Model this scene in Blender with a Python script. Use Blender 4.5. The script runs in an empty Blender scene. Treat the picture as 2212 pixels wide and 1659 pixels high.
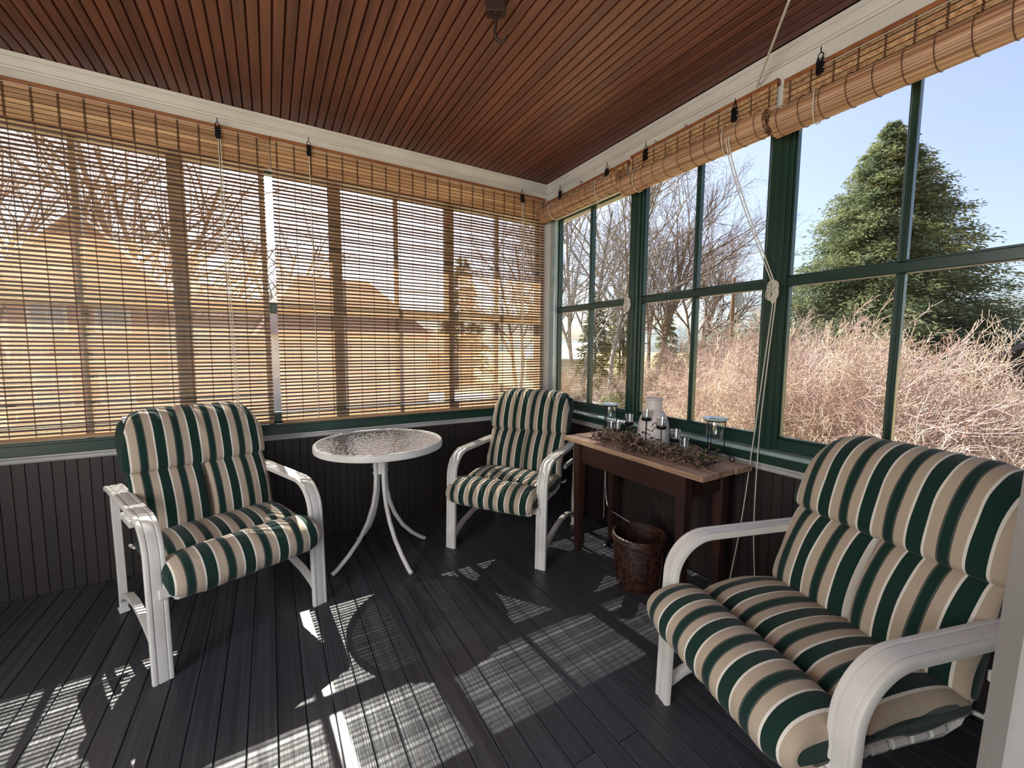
import bpy, bmesh, math, random
import numpy as np
from mathutils import Vector, Matrix
random.seed(7); np.random.seed(7)
PI = math.pi
scn = bpy.context.scene
COL = scn.collection

# ------------------------------------------------------------------ camera
CAM = np.array([-2.085, -2.978, 1.28]); FPX = 890.88
yaw, pit, rol = math.radians(30.368), math.radians(-4.922), math.radians(0.34)
_f = np.array([math.sin(yaw)*math.cos(pit), math.cos(yaw)*math.cos(pit), math.sin(pit)])
_r0 = np.array([math.cos(yaw), -math.sin(yaw), 0.0]); _u0 = np.cross(_r0, _f)
_r = _r0*math.cos(rol) + _u0*math.sin(rol); _u = -_r0*math.sin(rol) + _u0*math.cos(rol)
cd = bpy.data.cameras.new('camera'); cam = bpy.data.objects.new('camera', cd); COL.objects.link(cam)
M = Matrix.Identity(4)
for i in range(3):
    M[i][0], M[i][1], M[i][2], M[i][3] = _r[i], _u[i], -_f[i], CAM[i]
cam.matrix_world = M
cd.sensor_width = 36; cd.lens = FPX/2212*36; cd.clip_start = .05; cd.clip_end = 3000
scn.camera = cam

# ------------------------------------------------------------------ world, sun, exposure
scn.view_settings.view_transform = 'Standard'; scn.view_settings.look = 'None'
scn.view_settings.gamma = 1; scn.view_settings.use_curve_mapping = False
scn.view_settings.exposure = 0.55
w = bpy.data.worlds.new('sky'); scn.world = w; w.use_nodes = True
nt = w.node_tree; nt.nodes.clear()
out = nt.nodes.new('ShaderNodeOutputWorld'); bg = nt.nodes.new('ShaderNodeBackground')
sky = nt.nodes.new('ShaderNodeTexSky'); sky.sky_type = 'NISHITA'; sky.sun_disc = False
SUN = Vector((-.08, 1.0, 1.0)).normalized()
sky.sun_elevation = math.asin(SUN.z); sky.sun_rotation = math.atan2(SUN.x, SUN.y)
sky.air_density = 1.0; sky.dust_density = 3.0; sky.ozone_density = 3.5
bg.inputs[1].default_value = .225
hs = nt.nodes.new('ShaderNodeHueSaturation'); hs.inputs['Saturation'].default_value = .80; hs.inputs['Hue'].default_value = .512; hs.inputs['Value'].default_value = .95
nt.links.new(sky.outputs[0], hs.inputs['Color']); nt.links.new(hs.outputs[0], bg.inputs[0]); nt.links.new(bg.outputs[0], out.inputs[0])
sl = bpy.data.lights.new('sun', 'SUN'); sl.energy = 17.0; sl.angle = .006; sl.color = (1, .96, .88)
so = bpy.data.objects.new('sun', sl); COL.objects.link(so)
so.rotation_euler = SUN.to_track_quat('Z', 'Y').to_euler()
# two added fill lamps behind the camera, to brighten the chairs and room
def area(name, loc, target, sx, sy, power, color):
    l = bpy.data.lights.new(name, 'AREA'); l.shape = 'RECTANGLE'; l.size = sx; l.size_y = sy; l.energy = power; l.color = color
    o = bpy.data.objects.new(name, l); COL.objects.link(o); o.location = loc
    o.rotation_euler = (Vector(target)-Vector(loc)).to_track_quat('-Z', 'Y').to_euler(); return o
area('rear_fill_light', (-2.6, -4.12, 1.5), (-2.2, -1.0, 1.0), 2.6, 1.7, 16, (1, .97, .94))
area('side_fill_light', (-4.34, -2.9, 1.55), (-1.0, -2.2, .7), 1.5, 1.7, 62, (1, .98, .96))

def at(px, py, depth):
    "a point at this picture position and distance along the view axis"
    p = CAM + depth*(_f + _r*(px-1106)/FPX - _u*(py-829.5)/FPX)
    return Vector(p)

# ------------------------------------------------------------------ object helpers
class MB:
    def __init__(s): s.v = []; s.f = []; s.uv = None
    def add(s, vs, fs):
        b = len(s.v); s.v += [tuple(map(float, q)) for q in vs]; s.f += [tuple(b+i for i in q) for q in fs]
    def box(s, x0, x1, y0, y1, z0, z1, ch=0.0):
        if ch <= 0:
            s.add([(x0,y0,z0),(x1,y0,z0),(x1,y1,z0),(x0,y1,z0),(x0,y0,z1),(x1,y0,z1),(x1,y1,z1),(x0,y1,z1)],
                  [(0,3,2,1),(4,5,6,7),(0,1,5,4),(1,2,6,5),(2,3,7,6),(3,0,4,7)])
        else:
            bm = bmesh.new(); bmesh.ops.create_cube(bm, size=1)
            for q in bm.verts: q.co = Vector(((x0+x1)/2+q.co.x*(x1-x0), (y0+y1)/2+q.co.y*(y1-y0), (z0+z1)/2+q.co.z*(z1-z0)))
            bmesh.ops.bevel(bm, geom=bm.edges[:], offset=ch, segments=1, affect='EDGES')
            bm.verts.index_update()
            s.add([q.co[:] for q in bm.verts], [tuple(q.index for q in fc.verts) for fc in bm.faces]); bm.free()
    def obox(s, p0, p1, wid, thk, up=(0,0,1)):
        "bar from p0 to p1"
        p0 = Vector(p0); p1 = Vector(p1); d = (p1-p0).normalized(); u = Vector(up)
        a = d.cross(u)
        if a.length < 1e-4: a = d.cross(Vector((1,0,0)))
        a.normalize(); b = a.cross(d).normalized()
        vs = []
        for p in (p0, p1):
            for sa, sb in ((-1,-1),(1,-1),(1,1),(-1,1)): vs.append(p + a*sa*wid/2 + b*sb*thk/2)
        s.add(vs, [(0,1,2,3),(7,6,5,4),(0,4,5,1),(1,5,6,2),(2,6,7,3),(3,7,4,0)])
    def tube(s, pts, r, n=8, cap=True, closed=False):
        pts = [Vector(p) for p in pts]; m = len(pts)
        rs = r if hasattr(r, '__len__') else [r]*m
        prev = None; rings = []
        for i, p in enumerate(pts):
            if closed: t = pts[(i+1) % m]-pts[i-1]
            else: t = pts[min(i+1, m-1)]-pts[max(i-1, 0)]
            if t.length < 1e-9: t = Vector((0,0,1))
            t.normalize()
            if prev is None:
                a = t.cross(Vector((0,0,1)))
                if a.length < .1: a = t.cross(Vector((1,0,0)))
            else: a = prev - t*prev.dot(t)
            a.normalize(); prev = a; b = t.cross(a)
            rings.append([p + (a*math.cos(2*PI*k/n)+b*math.sin(2*PI*k/n))*rs[i] for k in range(n)])
        vs = [q for rg in rings for q in rg]; fs = []
        for i in range(m if closed else m-1):
            j = (i+1) % m
            for k in range(n): fs.append((i*n+k, i*n+(k+1) % n, j*n+(k+1) % n, j*n+k))
        if cap and not closed: fs.append(tuple(reversed(range(n)))); fs.append(tuple((m-1)*n+k for k in range(n)))
        s.add(vs, fs)
    def lathe(s, prof, cx=0, cy=0, n=32, closed=False):
        vs = []; fs = []; m = len(prof)
        for r, z in prof:
            for k in range(n): vs.append((cx+r*math.cos(2*PI*k/n), cy+r*math.sin(2*PI*k/n), z))
        for i in range(m if closed else m-1):
            j = (i+1) % m
            for k in range(n): fs.append((i*n+k, i*n+(k+1) % n, j*n+(k+1) % n, j*n+k))
        s.add(vs, fs)
    def sweep(s, pts, ring, up=(0,1,0)):
        "closed ring of (a, n) swept along pts; a runs along `up`, n outward"
        pts = [Vector(p) for p in pts]; m = len(pts); n = len(ring); up = Vector(up); vs = []
        for i, p in enumerate(pts):
            t = (pts[min(i+1, m-1)]-pts[max(i-1, 0)]).normalized(); nn = t.cross(up).normalized()
            for a, b in ring: vs.append(p+up*a+nn*b)
        fs = []
        for i in range(m-1):
            for k in range(n): fs.append((i*n+k, i*n+(k+1) % n, (i+1)*n+(k+1) % n, (i+1)*n+k))
        fs.append(tuple(reversed(range(n)))); fs.append(tuple((m-1)*n+k for k in range(n)))
        s.add(vs, fs)
    def ico(s, c, r, sub=1):
        bm = bmesh.new(); bmesh.ops.create_icosphere(bm, subdivisions=sub, radius=r); bm.verts.index_update()
        s.add([q.co+Vector(c) for q in bm.verts], [tuple(q.index for q in fc.verts) for fc in bm.faces]); bm.free()
    def mesh(s, name, mat, smooth=False, fixn=True):
        me = bpy.data.meshes.new(name); me.from_pydata(s.v, [], s.f)
        if fixn:
            bm = bmesh.new(); bm.from_mesh(me); bmesh.ops.recalc_face_normals(bm, faces=bm.faces); bm.to_mesh(me); bm.free()
        if smooth:
            me.polygons.foreach_set('use_smooth', [True]*len(me.polygons))
            try: me.set_sharp_from_angle(angle=math.radians(38))
            except Exception: pass
        me.materials.append(mat); me.update(); return me
    def build(s, name, mat, parent=None, smooth=False, fixn=True):
        return link(name, s.mesh(name, mat, smooth, fixn), parent)

def link(name, data, parent=None, loc=None):
    o = bpy.data.objects.new(name, data); COL.objects.link(o)
    if parent is not None: o.parent = parent
    if loc is not None: o.location = loc
    return o
def tag(o, label, cat, group=None, kind=None):
    o['label'] = label; o['category'] = cat
    if group: o['group'] = group
    if kind: o['kind'] = kind
    return o
def thing(name, loc, label, cat, group=None, rz=0):
    o = link(name, None, None, loc); o.rotation_euler.z = rz; return tag(o, label, cat, group)
def struct(o, label=None):
    o['kind'] = 'structure'
    if label: o['label'] = label
    return o
def copy_tree(o, parent=None):
    c = o.copy(); COL.objects.link(c); c.parent = parent
    for ch in list(o.children): copy_tree(ch, c)
    return c

# ------------------------------------------------------------------ materials
def mat(name, color, rough=.6, metal=0, var=None, vscale=(5,5,5), bump=0, bscale=None, coat=0, spec=.5, detail=4, vfac=(.35,.65), rand=0, transl=0):
    m = bpy.data.materials.new(name); m.use_nodes = True; n = m.node_tree; b = n.nodes['Principled BSDF']
    b.inputs['Base Color'].default_value = (*color, 1); b.inputs['Roughness'].default_value = rough
    b.inputs['Metallic'].default_value = metal; b.inputs['Coat Weight'].default_value = coat; b.inputs['Specular IOR Level'].default_value = spec
    vec = None
    if var or bump:
        tc = n.nodes.new('ShaderNodeTexCoord'); oi = n.nodes.new('ShaderNodeObjectInfo')
        ad = n.nodes.new('ShaderNodeVectorMath'); ad.operation = 'ADD'
        sc = n.nodes.new('ShaderNodeVectorMath'); sc.operation = 'SCALE'; sc.inputs['Scale'].default_value = 37
        cb = n.nodes.new('ShaderNodeCombineXYZ')
        for k in range(3): n.links.new(oi.outputs['Random'], cb.inputs[k])
        n.links.new(cb.outputs[0], sc.inputs[0]); n.links.new(tc.outputs['Object'], ad.inputs[0]); n.links.new(sc.outputs[0], ad.inputs[1])
        def noise(scale):
            mp = n.nodes.new('ShaderNodeMapping'); mp.inputs['Scale'].default_value = scale
            n.links.new(ad.outputs[0], mp.inputs[0]); tx = n.nodes.new('ShaderNodeTexNoise'); tx.inputs['Scale'].default_value = 1
            tx.inputs['Detail'].default_value = detail; n.links.new(mp.outputs[0], tx.inputs[0]); return tx
    if var:
        tx = noise(vscale); cr = n.nodes.new('ShaderNodeValToRGB')
        cr.color_ramp.elements[0].position = vfac[0]; cr.color_ramp.elements[0].color = (*var, 1)
        cr.color_ramp.elements[1].position = vfac[1]; cr.color_ramp.elements[1].color = (*color, 1)
        n.links.new(tx.outputs['Fac'], cr.inputs[0]); colout = cr.outputs[0]
        if rand:
            hs = n.nodes.new('ShaderNodeHueSaturation'); mr = n.nodes.new('ShaderNodeMapRange')
            mr.inputs[3].default_value = 1-rand; mr.inputs[4].default_value = 1+rand
            n.links.new(oi.outputs['Random'], mr.inputs[0]); n.links.new(mr.outputs[0], hs.inputs['Value']); n.links.new(colout, hs.inputs['Color']); colout = hs.outputs[0]
        n.links.new(colout, b.inputs['Base Color'])
    if bump:
        tb = noise(bscale or vscale); bn = n.nodes.new('ShaderNodeBump'); bn.inputs['Strength'].default_value = bump; bn.inputs['Distance'].default_value = .002
        n.links.new(tb.outputs['Fac'], bn.inputs['Height']); n.links.new(bn.outputs[0], b.inputs['Normal'])
    if transl:
        t = n.nodes.new('ShaderNodeBsdfTranslucent'); t.inputs[0].default_value = (*color, 1)
        if var: n.links.new(colout, t.inputs[0])
        mx = n.nodes.new('ShaderNodeMixShader'); mx.inputs[0].default_value = transl
        o = n.nodes['Material Output']
        n.links.new(b.outputs[0], mx.inputs[1]); n.links.new(t.outputs[0], mx.inputs[2]); n.links.new(mx.outputs[0], o.inputs[0])
    return m
def glassmat(name, tint=(1,1,1), refl=.06, rough=0.02, bump=0, bscale=30, blend=.35):
    m = bpy.data.materials.new(name); m.use_nodes = True; n = m.node_tree; n.nodes.clear()
    o = n.nodes.new('ShaderNodeOutputMaterial'); t = n.nodes.new('ShaderNodeBsdfTransparent'); t.inputs[0].default_value = (*tint, 1)
    g = n.nodes.new('ShaderNodeBsdfGlossy'); g.inputs['Roughness'].default_value = rough
    lw = n.nodes.new('ShaderNodeLayerWeight'); lw.inputs[0].default_value = blend
    mr = n.nodes.new('ShaderNodeMapRange'); mr.inputs[3].default_value = refl; mr.inputs[4].default_value = 1.0
    pw = n.nodes.new('ShaderNodeMath'); pw.operation = 'POWER'; pw.inputs[1].default_value = 2.5
    n.links.new(lw.outputs['Facing'], pw.inputs[0]); n.links.new(pw.outputs[0], mr.inputs[0])
    mx = n.nodes.new('ShaderNodeMixShader'); n.links.new(mr.outputs[0], mx.inputs[0]); n.links.new(t.outputs[0], mx.inputs[1]); n.links.new(g.outputs[0], mx.inputs[2]); n.links.new(mx.outputs[0], o.inputs[0])
    if bump:
        tc = n.nodes.new('ShaderNodeTexCoord'); v = n.nodes.new('ShaderNodeTexVoronoi'); v.inputs['Scale'].default_value = bscale
        n.links.new(tc.outputs['Object'], v.inputs[0]); bn = n.nodes.new('ShaderNodeBump'); bn.inputs['Strength'].default_value = bump; bn.inputs['Distance'].default_value = .003
        n.links.new(v.outputs['Distance'], bn.inputs['Height']); n.links.new(bn.outputs[0], g.inputs['Normal']); n.links.new(bn.outputs[0], lw.inputs['Normal'])
    return m

m_floor = mat('grey_floor_paint', (.044,.045,.053), .40, var=(.026,.026,.031), vscale=(60,1.2,20), bump=.55, bscale=(150,2.5,20), rand=.12, spec=.42)
m_gap = mat('dark_gap', (.004,.004,.004), .9)
m_ceil = mat('stained_ceiling_wood', (.170,.056,.034), .45, var=(.072,.021,.013), vscale=(30,1.3,10), bump=.12, bscale=(120,3,20), rand=.14, vfac=(.3,.7))
m_wain = mat('dark_brown_beadboard_paint', (.016,.010,.008), .55, var=(.010,.006,.005), vscale=(20,20,2), rand=.1)
m_white = mat('white_trim_paint', (.56,.55,.52), .45, var=(.47,.46,.43), vscale=(3,3,3), bump=.05, bscale=(20,20,20))
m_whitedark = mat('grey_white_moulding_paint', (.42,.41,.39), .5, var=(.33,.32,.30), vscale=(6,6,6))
m_green = mat('dark_green_window_paint', (.010,.038,.026), .30, var=(.009,.032,.023), vscale=(8,8,8), bump=.1, bscale=(30,30,30))
m_greensill = mat('green_paint_with_sky_sheen', (.30,.38,.38), .22, var=(.22,.30,.30), vscale=(10,4,10), bump=.08, bscale=(25,10,25), coat=.3)  # sky reflection put into the base colour, paler than the green paint
m_outside = mat('outside_wall_paint', (.35,.33,.28), .7)
m_pane = glassmat('window_glass', (.97,.98,.97), .02)
m_metal = mat('white_powder_coated_metal', (.60,.585,.55), .38, var=(.50,.48,.44), vscale=(6,6,6), vfac=(.3,.55), bump=.04, bscale=(200,200,200))
m_strap = mat('white_vinyl_strap', (.5,.49,.46), .5)
m_fitting = mat('black_metal', (.008,.008,.010), .4, metal=.6)
m_hook = mat('aged_iron', (.02,.014,.012), .6, metal=.5, bump=.3, bscale=(60,60,60), var=(.04,.02,.015), vscale=(30,30,30))
m_cord = mat('white_cord', (.55,.52,.45), .8)
m_wirecord = mat('white_cable', (.45,.45,.43), .6)
m_slat = mat('bamboo_slat_dark', (.070,.025,.013), .5, var=(.042,.015,.008), vscale=(2,40,40), rand=.2, transl=.04)
m_stick = mat('bamboo_matchstick', (.88,.76,.62), .55, var=(.82,.63,.44), vscale=(3,60,120), transl=.72, vfac=(.4,.6))
m_val = mat('bamboo_valance_slat', (.60,.39,.21), .5, var=(.34,.17,.08), vscale=(2,60,80), rand=.25, transl=.25)
m_roll = mat('bamboo_roll', (.56,.35,.21), .5, var=(.28,.14,.075), vscale=(110,2,110), transl=.1, vfac=(.38,.6))
m_headrail = mat('blind_head_rail_wood', (.26,.10,.035), .5, var=(.17,.06,.02), vscale=(3,30,30))
m_string = mat('brown_blind_string', (.07,.028,.012), .8)
m_tabletop = mat('worn_bare_tabletop_wood', (.42,.27,.17), .6, var=(.16,.085,.05), vscale=(40,2.2,20), bump=.5, bscale=(90,4,30), vfac=(.3,.62))
m_tableleg = mat('dark_red_brown_table_wood', (.034,.012,.007), .5, var=(.018,.006,.004), vscale=(25,2,3), bump=.2, bscale=(60,4,8))
m_pot = mat('brown_tooled_pot', (.042,.014,.008), .5, var=(.013,.005,.003), vscale=(38,38,38), bump=1.0, bscale=(38,38,38), vfac=(.44,.54), detail=1)
m_vase = mat('white_glazed_can', (.60,.56,.54), .5, var=(.50,.45,.43), vscale=(10,10,10))
m_paint = mat('painted_brown_branch', (.16,.085,.055), .6)
m_cup = glassmat('clear_glass', (.96,.97,.97), .16, .05, blend=.6)
m_bowl = glassmat('aqua_glass', (.84,.94,.92), .14, .05, blend=.55)
m_rim = mat('milky_aqua_glass_rim', (.45,.58,.62), .12, spec=.8, coat=.5)
m_top = glassmat('pebbled_glass', (.42,.45,.43), .34, .08, bump=1.0, bscale=55, blend=.6)
m_twig = mat('garland_twig', (.30,.20,.13), .8, var=(.12,.07,.05), vscale=(20,20,20))
m_pod = mat('dark_seed_pod', (.028,.014,.013), .6, var=(.05,.03,.025), vscale=(60,60,60))
m_leaf = mat('dried_green_leaf', (.08,.10,.03), .7, transl=.3)
m_petal = mat('dried_pale_petal', (.36,.25,.17), .8, transl=.2)
m_wax = mat('white_wax', (.7,.68,.62), .5)
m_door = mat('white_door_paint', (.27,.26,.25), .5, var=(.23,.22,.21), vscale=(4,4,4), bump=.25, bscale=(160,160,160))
m_figure = mat('dark_figure', (.03,.028,.027), .5)

# striped cushion cloth: stripes follow UV x (metres / period)
def stripe_mat():
    m = bpy.data.materials.new('striped_canvas'); m.use_nodes = True; n = m.node_tree; b = n.nodes['Principled BSDF']
    b.inputs['Roughness'].default_value = .9; b.inputs['Specular IOR Level'].default_value = .15; b.inputs['Sheen Weight'].default_value = .1
    uv = n.nodes.new('ShaderNodeUVMap'); sx = n.nodes.new('ShaderNodeSeparateXYZ'); fr = n.nodes.new('ShaderNodeMath'); fr.operation = 'FRACT'
    n.links.new(uv.outputs[0], sx.inputs[0]); n.links.new(sx.outputs[0], fr.inputs[0])
    cr = n.nodes.new('ShaderNodeValToRGB'); cr.color_ramp.interpolation = 'CONSTANT'
    G=(.006,.024,.018,1); W=(.60,.57,.50,1); B=(.37,.30,.225,1); Y=(.06,.068,.06,1)
    st = [(0,G),(.276,W),(.323,B),(.525,Y),(.56,G),(.725,Y),(.76,B),(.953,W)]
    e = cr.color_ramp.elements; e[0].position = 0; e[0].color = st[0][1]; e[1].position = st[1][0]; e[1].color = st[1][1]
    for p, c in st[2:]:
        q = e.new(p); q.color = c
    n.links.new(fr.outputs[0], cr.inputs[0]); n.links.new(cr.outputs[0], b.inputs['Base Color'])
    tc = n.nodes.new('ShaderNodeTexCoord'); nz = n.nodes.new('ShaderNodeTexNoise'); nz.inputs['Scale'].default_value = 22; nz.inputs['Detail'].default_value = 3
    nf = n.nodes.new('ShaderNodeTexNoise'); nf.inputs['Scale'].default_value = 700
    n.links.new(tc.outputs['Object'], nz.inputs[0]); n.links.new(tc.outputs['Object'], nf.inputs[0])
    b1 = n.nodes.new('ShaderNodeBump'); b1.inputs['Strength'].default_value = .3; b1.inputs['Distance'].default_value = .01
    b2 = n.nodes.new('ShaderNodeBump'); b2.inputs['Strength'].default_value = .25; b2.inputs['Distance'].default_value = .001
    n.links.new(nz.outputs[0], b1.inputs['Height']); n.links.new(nf.outputs[0], b2.inputs['Height']); n.links.new(b1.outputs[0], b2.inputs['Normal']); n.links.new(b2.outputs[0], b.inputs['Normal'])
    return m
m_stripe = stripe_mat()

# ------------------------------------------------------------------ the room
XW, YS = -4.3, -4.2          # far ends of the porch (behind the photographer)
ZC = 2.635
# floor
b = MB(); b.box(XW, .0, YS, .0, -.12, -.022); floor = struct(b.build('floor', m_gap), 'grey painted porch floor of narrow planks')
FWD = .0873; k = 0
b0 = MB(); b0.box(-FWD/2+.0012, FWD/2-.0012, YS, -.004, -.022, 0, .0018); full = b0.mesh('floor_board', m_floor)
x = -2.022 + FWD/2 - 26*FWD
while x < -.02:
    if x > XW:
        if random.random() < .3:
            yj = random.choice([-1.3, -2.07, -2.8, -.9, -1.8])+random.uniform(-.1,.1)
            if abs(x+1.29) < .05: yj = -2.07
            for y0, y1 in ((YS, yj-.001), (yj+.001, -.004)):
                bb = MB(); bb.box(-FWD/2+.0012, FWD/2-.0012, y0, y1, -.022, 0, .0018); link('floor_board', bb.mesh('floor_board', m_floor), floor, (x, 0, random.uniform(-.0008, 0)))
        else: link('floor_board', full, floor, (x, 0, random.uniform(-.0008, 0)))
    x += FWD
# ceiling
b = MB(); b.box(XW-.1, .12, YS-.1, .72, ZC+.02, ZC+.12); ceil = struct(b.build('ceiling', m_gap), 'reddish stained beadboard ceiling')
CW = .0472
b0 = MB(); b0.sweep([(0, YS, 0), (0, -.004, 0)], [(-CW/2+.0004, .0), (-CW/2+.004, -.009), (-CW/2+.006, -.011), (CW/2-.006, -.011), (CW/2-.004, -.009), (CW/2-.0004, 0)], up=(1,0,0))
for i, q in enumerate(b0.v): b0.v[i] = (q[0], q[1], -abs(q[2]))
cb = b0.mesh('ceiling_board', m_ceil)
x = -1.788 - CW/2 - 52*CW
while x < -.02:
    if x > XW: link('ceiling_board', cb, ceil, (x, 0, ZC+.02))
    x += CW
# eave outside that shades the top of the windows
b = MB(); b.box(XW-.3, .12, .12, .70, 2.56, 2.64); struct(b.build('trim_1', m_outside), 'outside eave')

def board_run(parent, m, axis, a0, a1, z0, z1, face, inward, wdt=.0472):
    "vertical beadboards on a wall; axis 0 runs along x, 1 along y"
    pts = [(-wdt/2+.0002, 0.003), (-wdt/2+.002, .006), (wdt/2-.002, .006), (wdt/2-.0002, 0.003)]
    bb = MB(); vs = []
    for z in (z0, z1):
        for p, q in pts:
            vs.append((p, q*inward, z) if axis == 0 else (q*inward, p, z))
    bb.add(vs, [(0,1,2,3),(7,6,5,4),(0,4,5,1),(1,5,6,2),(2,6,7,3),(3,7,4,0)])
    me = bb.mesh('wainscot_board', m); p = a0+wdt/2
    while p < a1:
        link('wainscot_board', me, parent, (p, face, 0) if axis == 0 else (face, p, 0)); p += wdt

# wall with the lowered blinds (y = 0), below and above its windows
b = MB(); b.box(XW, .12, 0, .12, 2.345, ZC+.02)
b.box(-.045, .0, 0, .12, .80, 2.345)
wl = struct(b.build('wall_left', m_white), 'porch wall behind the lowered blinds, dark beadboard below, white above')
b = MB(); b.box(XW, .12, .004, .12, -.02, .80); b.build('wainscot_backing', m_gap, wl)
board_run(wl, m_wain, 0, XW, -.01, 0, .70, .004, -1)
b = MB(); b.box(0, .12, YS, 0, 2.345, ZC+.02); b.box(0, .12, -.06, .0, .78, 2.345)
wr = struct(b.build('wall_right', m_white), 'porch wall with clear green windows, dark beadboard below, white above')
b = MB(); b.box(.0, .12, YS, .0, -.02, .78); b.build('wainscot_backing', m_gap, wr)
board_run(wr, m_wain, 1, YS, -.02, 0, .70, -.001, -1)
# house side and rear of the porch, behind the photographer (unseen; openings added to let fill light in)
b = MB(); b.box(XW-.12, XW, YS-.12, -3.65, -.02, ZC+.02); b.box(XW-.12, XW, -2.15, .12, -.02, ZC+.02); b.box(XW-.12, XW, -3.65, -2.15, 2.42, ZC+.02); b.box(XW-.12, XW, -3.65, -2.15, -.02, .0)
struct(b.build('wall_house', m_white), 'white house side wall of the porch with an opening added for the fill lamp')
b = MB(); b.box(XW, .12, YS-.12, YS, -.02, .8); b.box(XW, .12, YS-.12, YS, 2.345, ZC+.02); b.box(XW, -3.9, YS-.12, YS, .8, 2.345); b.box(-1.2, .12, YS-.12, YS, .8, 2.345)
struct(b.build('wall_rear', m_white), 'white rear wall of the porch with a wide opening added for light')
# crown mouldings
CR = [(0,0),(-.008,0),(-.010,.008),(-.016,.012),(-.026,.030),(-.034,.042),(-.038,.044),(-.040,.064),(0,.064)]
def mould(name, ring, p0, p1, m, inward):
    bb = MB(); vs = []
    d = Vector(p1)-Vector(p0); ax = Vector(inward)
    for p in (Vector(p0), Vector(p1)):
        for a, z in ring: vs.append(p + ax*(-a) + Vector((0,0,z)))
    n = len(ring)
    bb.add(vs, [tuple(range(n)), tuple(reversed(range(n, 2*n)))] + [(k, (k+1) % n, n+(k+1) % n, n+k) for k in range(n)])
    return struct(bb.build(name, m))
mould('trim_2', CR, (XW, 0, 2.578), (0, 0, 2.578), m_white, (0,-1,0))['label'] = 'white crown moulding over the lowered blinds'
mould('trim_3', CR, (0, YS, 2.578), (0, 0, 2.578), m_white, (-1,0,0))['label'] = 'white crown moulding over the clear windows'
LED = [(0,0),(-.010,0),(-.014,.008),(-.014,.020),(-.020,.028),(-.020,.036),(0,.036)]
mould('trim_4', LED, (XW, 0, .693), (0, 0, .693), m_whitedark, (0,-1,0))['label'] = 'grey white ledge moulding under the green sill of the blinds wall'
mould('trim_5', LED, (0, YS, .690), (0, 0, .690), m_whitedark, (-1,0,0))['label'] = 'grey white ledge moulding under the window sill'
b = MB(); b.box(XW, 0, -.020, .004, .729, .787, .003); b.box(XW, 0, -.03, .12, .782, .80, .003); struct(b.build('trim_6', m_green), 'dark green sill and apron under the lowered blinds')
b = MB(); b.box(-.022, 0, YS, 0, .726, .775, .003); struct(b.build('trim_7', m_green), 'dark green apron under the window sill')
b = MB(); b.box(-.042, .12, YS, 0, .774, .794, .004); struct(b.build('trim_8', m_greensill), 'glossy green window sill')
b = MB(); b.box(-.026, -.0, -.062, 0, .80, 2.35, .002); struct(b.build('trim_9', m_white), 'white corner board')
b = MB(); b.box(-.075, 0, -.012, 0, .80, 2.35, .002); struct(b.build('trim_10', m_white), 'white corner strip beside the lowered blinds')

# windows: each unit is a frame with stiles, a meeting rail, a muntin and four panes
def window(i, axis, a0, a1, z0, z1, rail, plane, st, railh, mun, label):
    root = struct(link('window_%d' % i, None), label)
    def bx(n, lo, hi, za, zb, dp=(-.024,.024), m=m_green, ch=.003):
        bb = MB()
        if axis == 0: bb.box(lo, hi, plane+dp[0], plane+dp[1], za, zb, ch)
        else: bb.box(plane+dp[0], plane+dp[1], lo, hi, za, zb, ch)
        return bb.build(n, m, root)
    bb = MB()
    def fr(lo, hi, za, zb, dp, ch):
        if axis == 0: bb.box(lo, hi, plane+dp[0], plane+dp[1], za, zb, ch)
        else: bb.box(plane+dp[0], plane+dp[1], lo, hi, za, zb, ch)
    fr(a0, a0+st, z0, z1, (-.03,.03), .003); fr(a1-st, a1, z0, z1, (-.03,.03), .003)
    fr(a0+st, a1-st, z0, z0+.055, (-.028,.028), .003); fr(a0+st, a1-st, z1-.012, z1, (-.028,.028), .003)
    for za, zb in ((z0+.055, rail-railh/2), (rail+railh/2, z1-.012)):     # glazing beads
        for lo, hi in ((a0+st, a0+st+.009), (a1-st-.009, a1-st)): fr(lo, hi, za, zb, (-.016,.016), .002)
        fr(a0+st, a1-st, za, za+.009, (-.016,.016), .002)
    bb.build('frame', m_green, root)
    bx('meeting_rail', a0+st, a1-st, rail-railh/2, rail+railh/2)
    c = (a0+a1)/2
    for za, zb in ((z0+.055, rail-railh/2), (rail+railh/2, z1-.012)):
        bx('muntin', c-mun/2, c+mun/2, za, zb, (-.018,.018)); bx('muntin', c-mun/4, c+mun/4, za, zb, (-.026,.026))
        for lo, hi in ((a0+st, c-mun/2), (c+mun/2, a1-st)):
            bx('pane', lo+.001, hi-.001, za+.001, zb-.001, (-.002,.002), m_pane, 0)
    return root
n = 1
for a0, a1 in ((-.876,-.045), (-1.681,-.876), (-2.505,-1.681), (-3.33,-2.505), (-4.155,-3.33)):
    window(n, 0, a0, a1, .80, 2.345, 1.52, .06, .029, .06, .028, 'green framed window behind the lowered blinds'); n += 1
for a0, a1 in ((-.976,-.06), (-1.866,-.976), (-2.79,-1.866), (-3.68,-2.79)):
    window(n, 1, a0, a1, .794, 2.345, 1.601, .06, .054, .042, .028, 'clear window with dark green frame and four panes'); n += 1
# dark green mullion cover between units of the clear windows
b = MB()
for y in (-.976, -1.866, -2.79): b.box(.012, .034, y-.038, y+.038, .794, 2.345, .004); b.box(.006, .014, y-.012, y+.012, .794, 2.345, .002)
struct(b.build('trim_11', m_green), 'dark green mullion covers between the clear windows')
b = MB(); b.box(.0, .033, -.115, -.062, .794, 2.345, .004); struct(b.build('trim_12', m_greensill), 'glossy green corner jamb')

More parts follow.
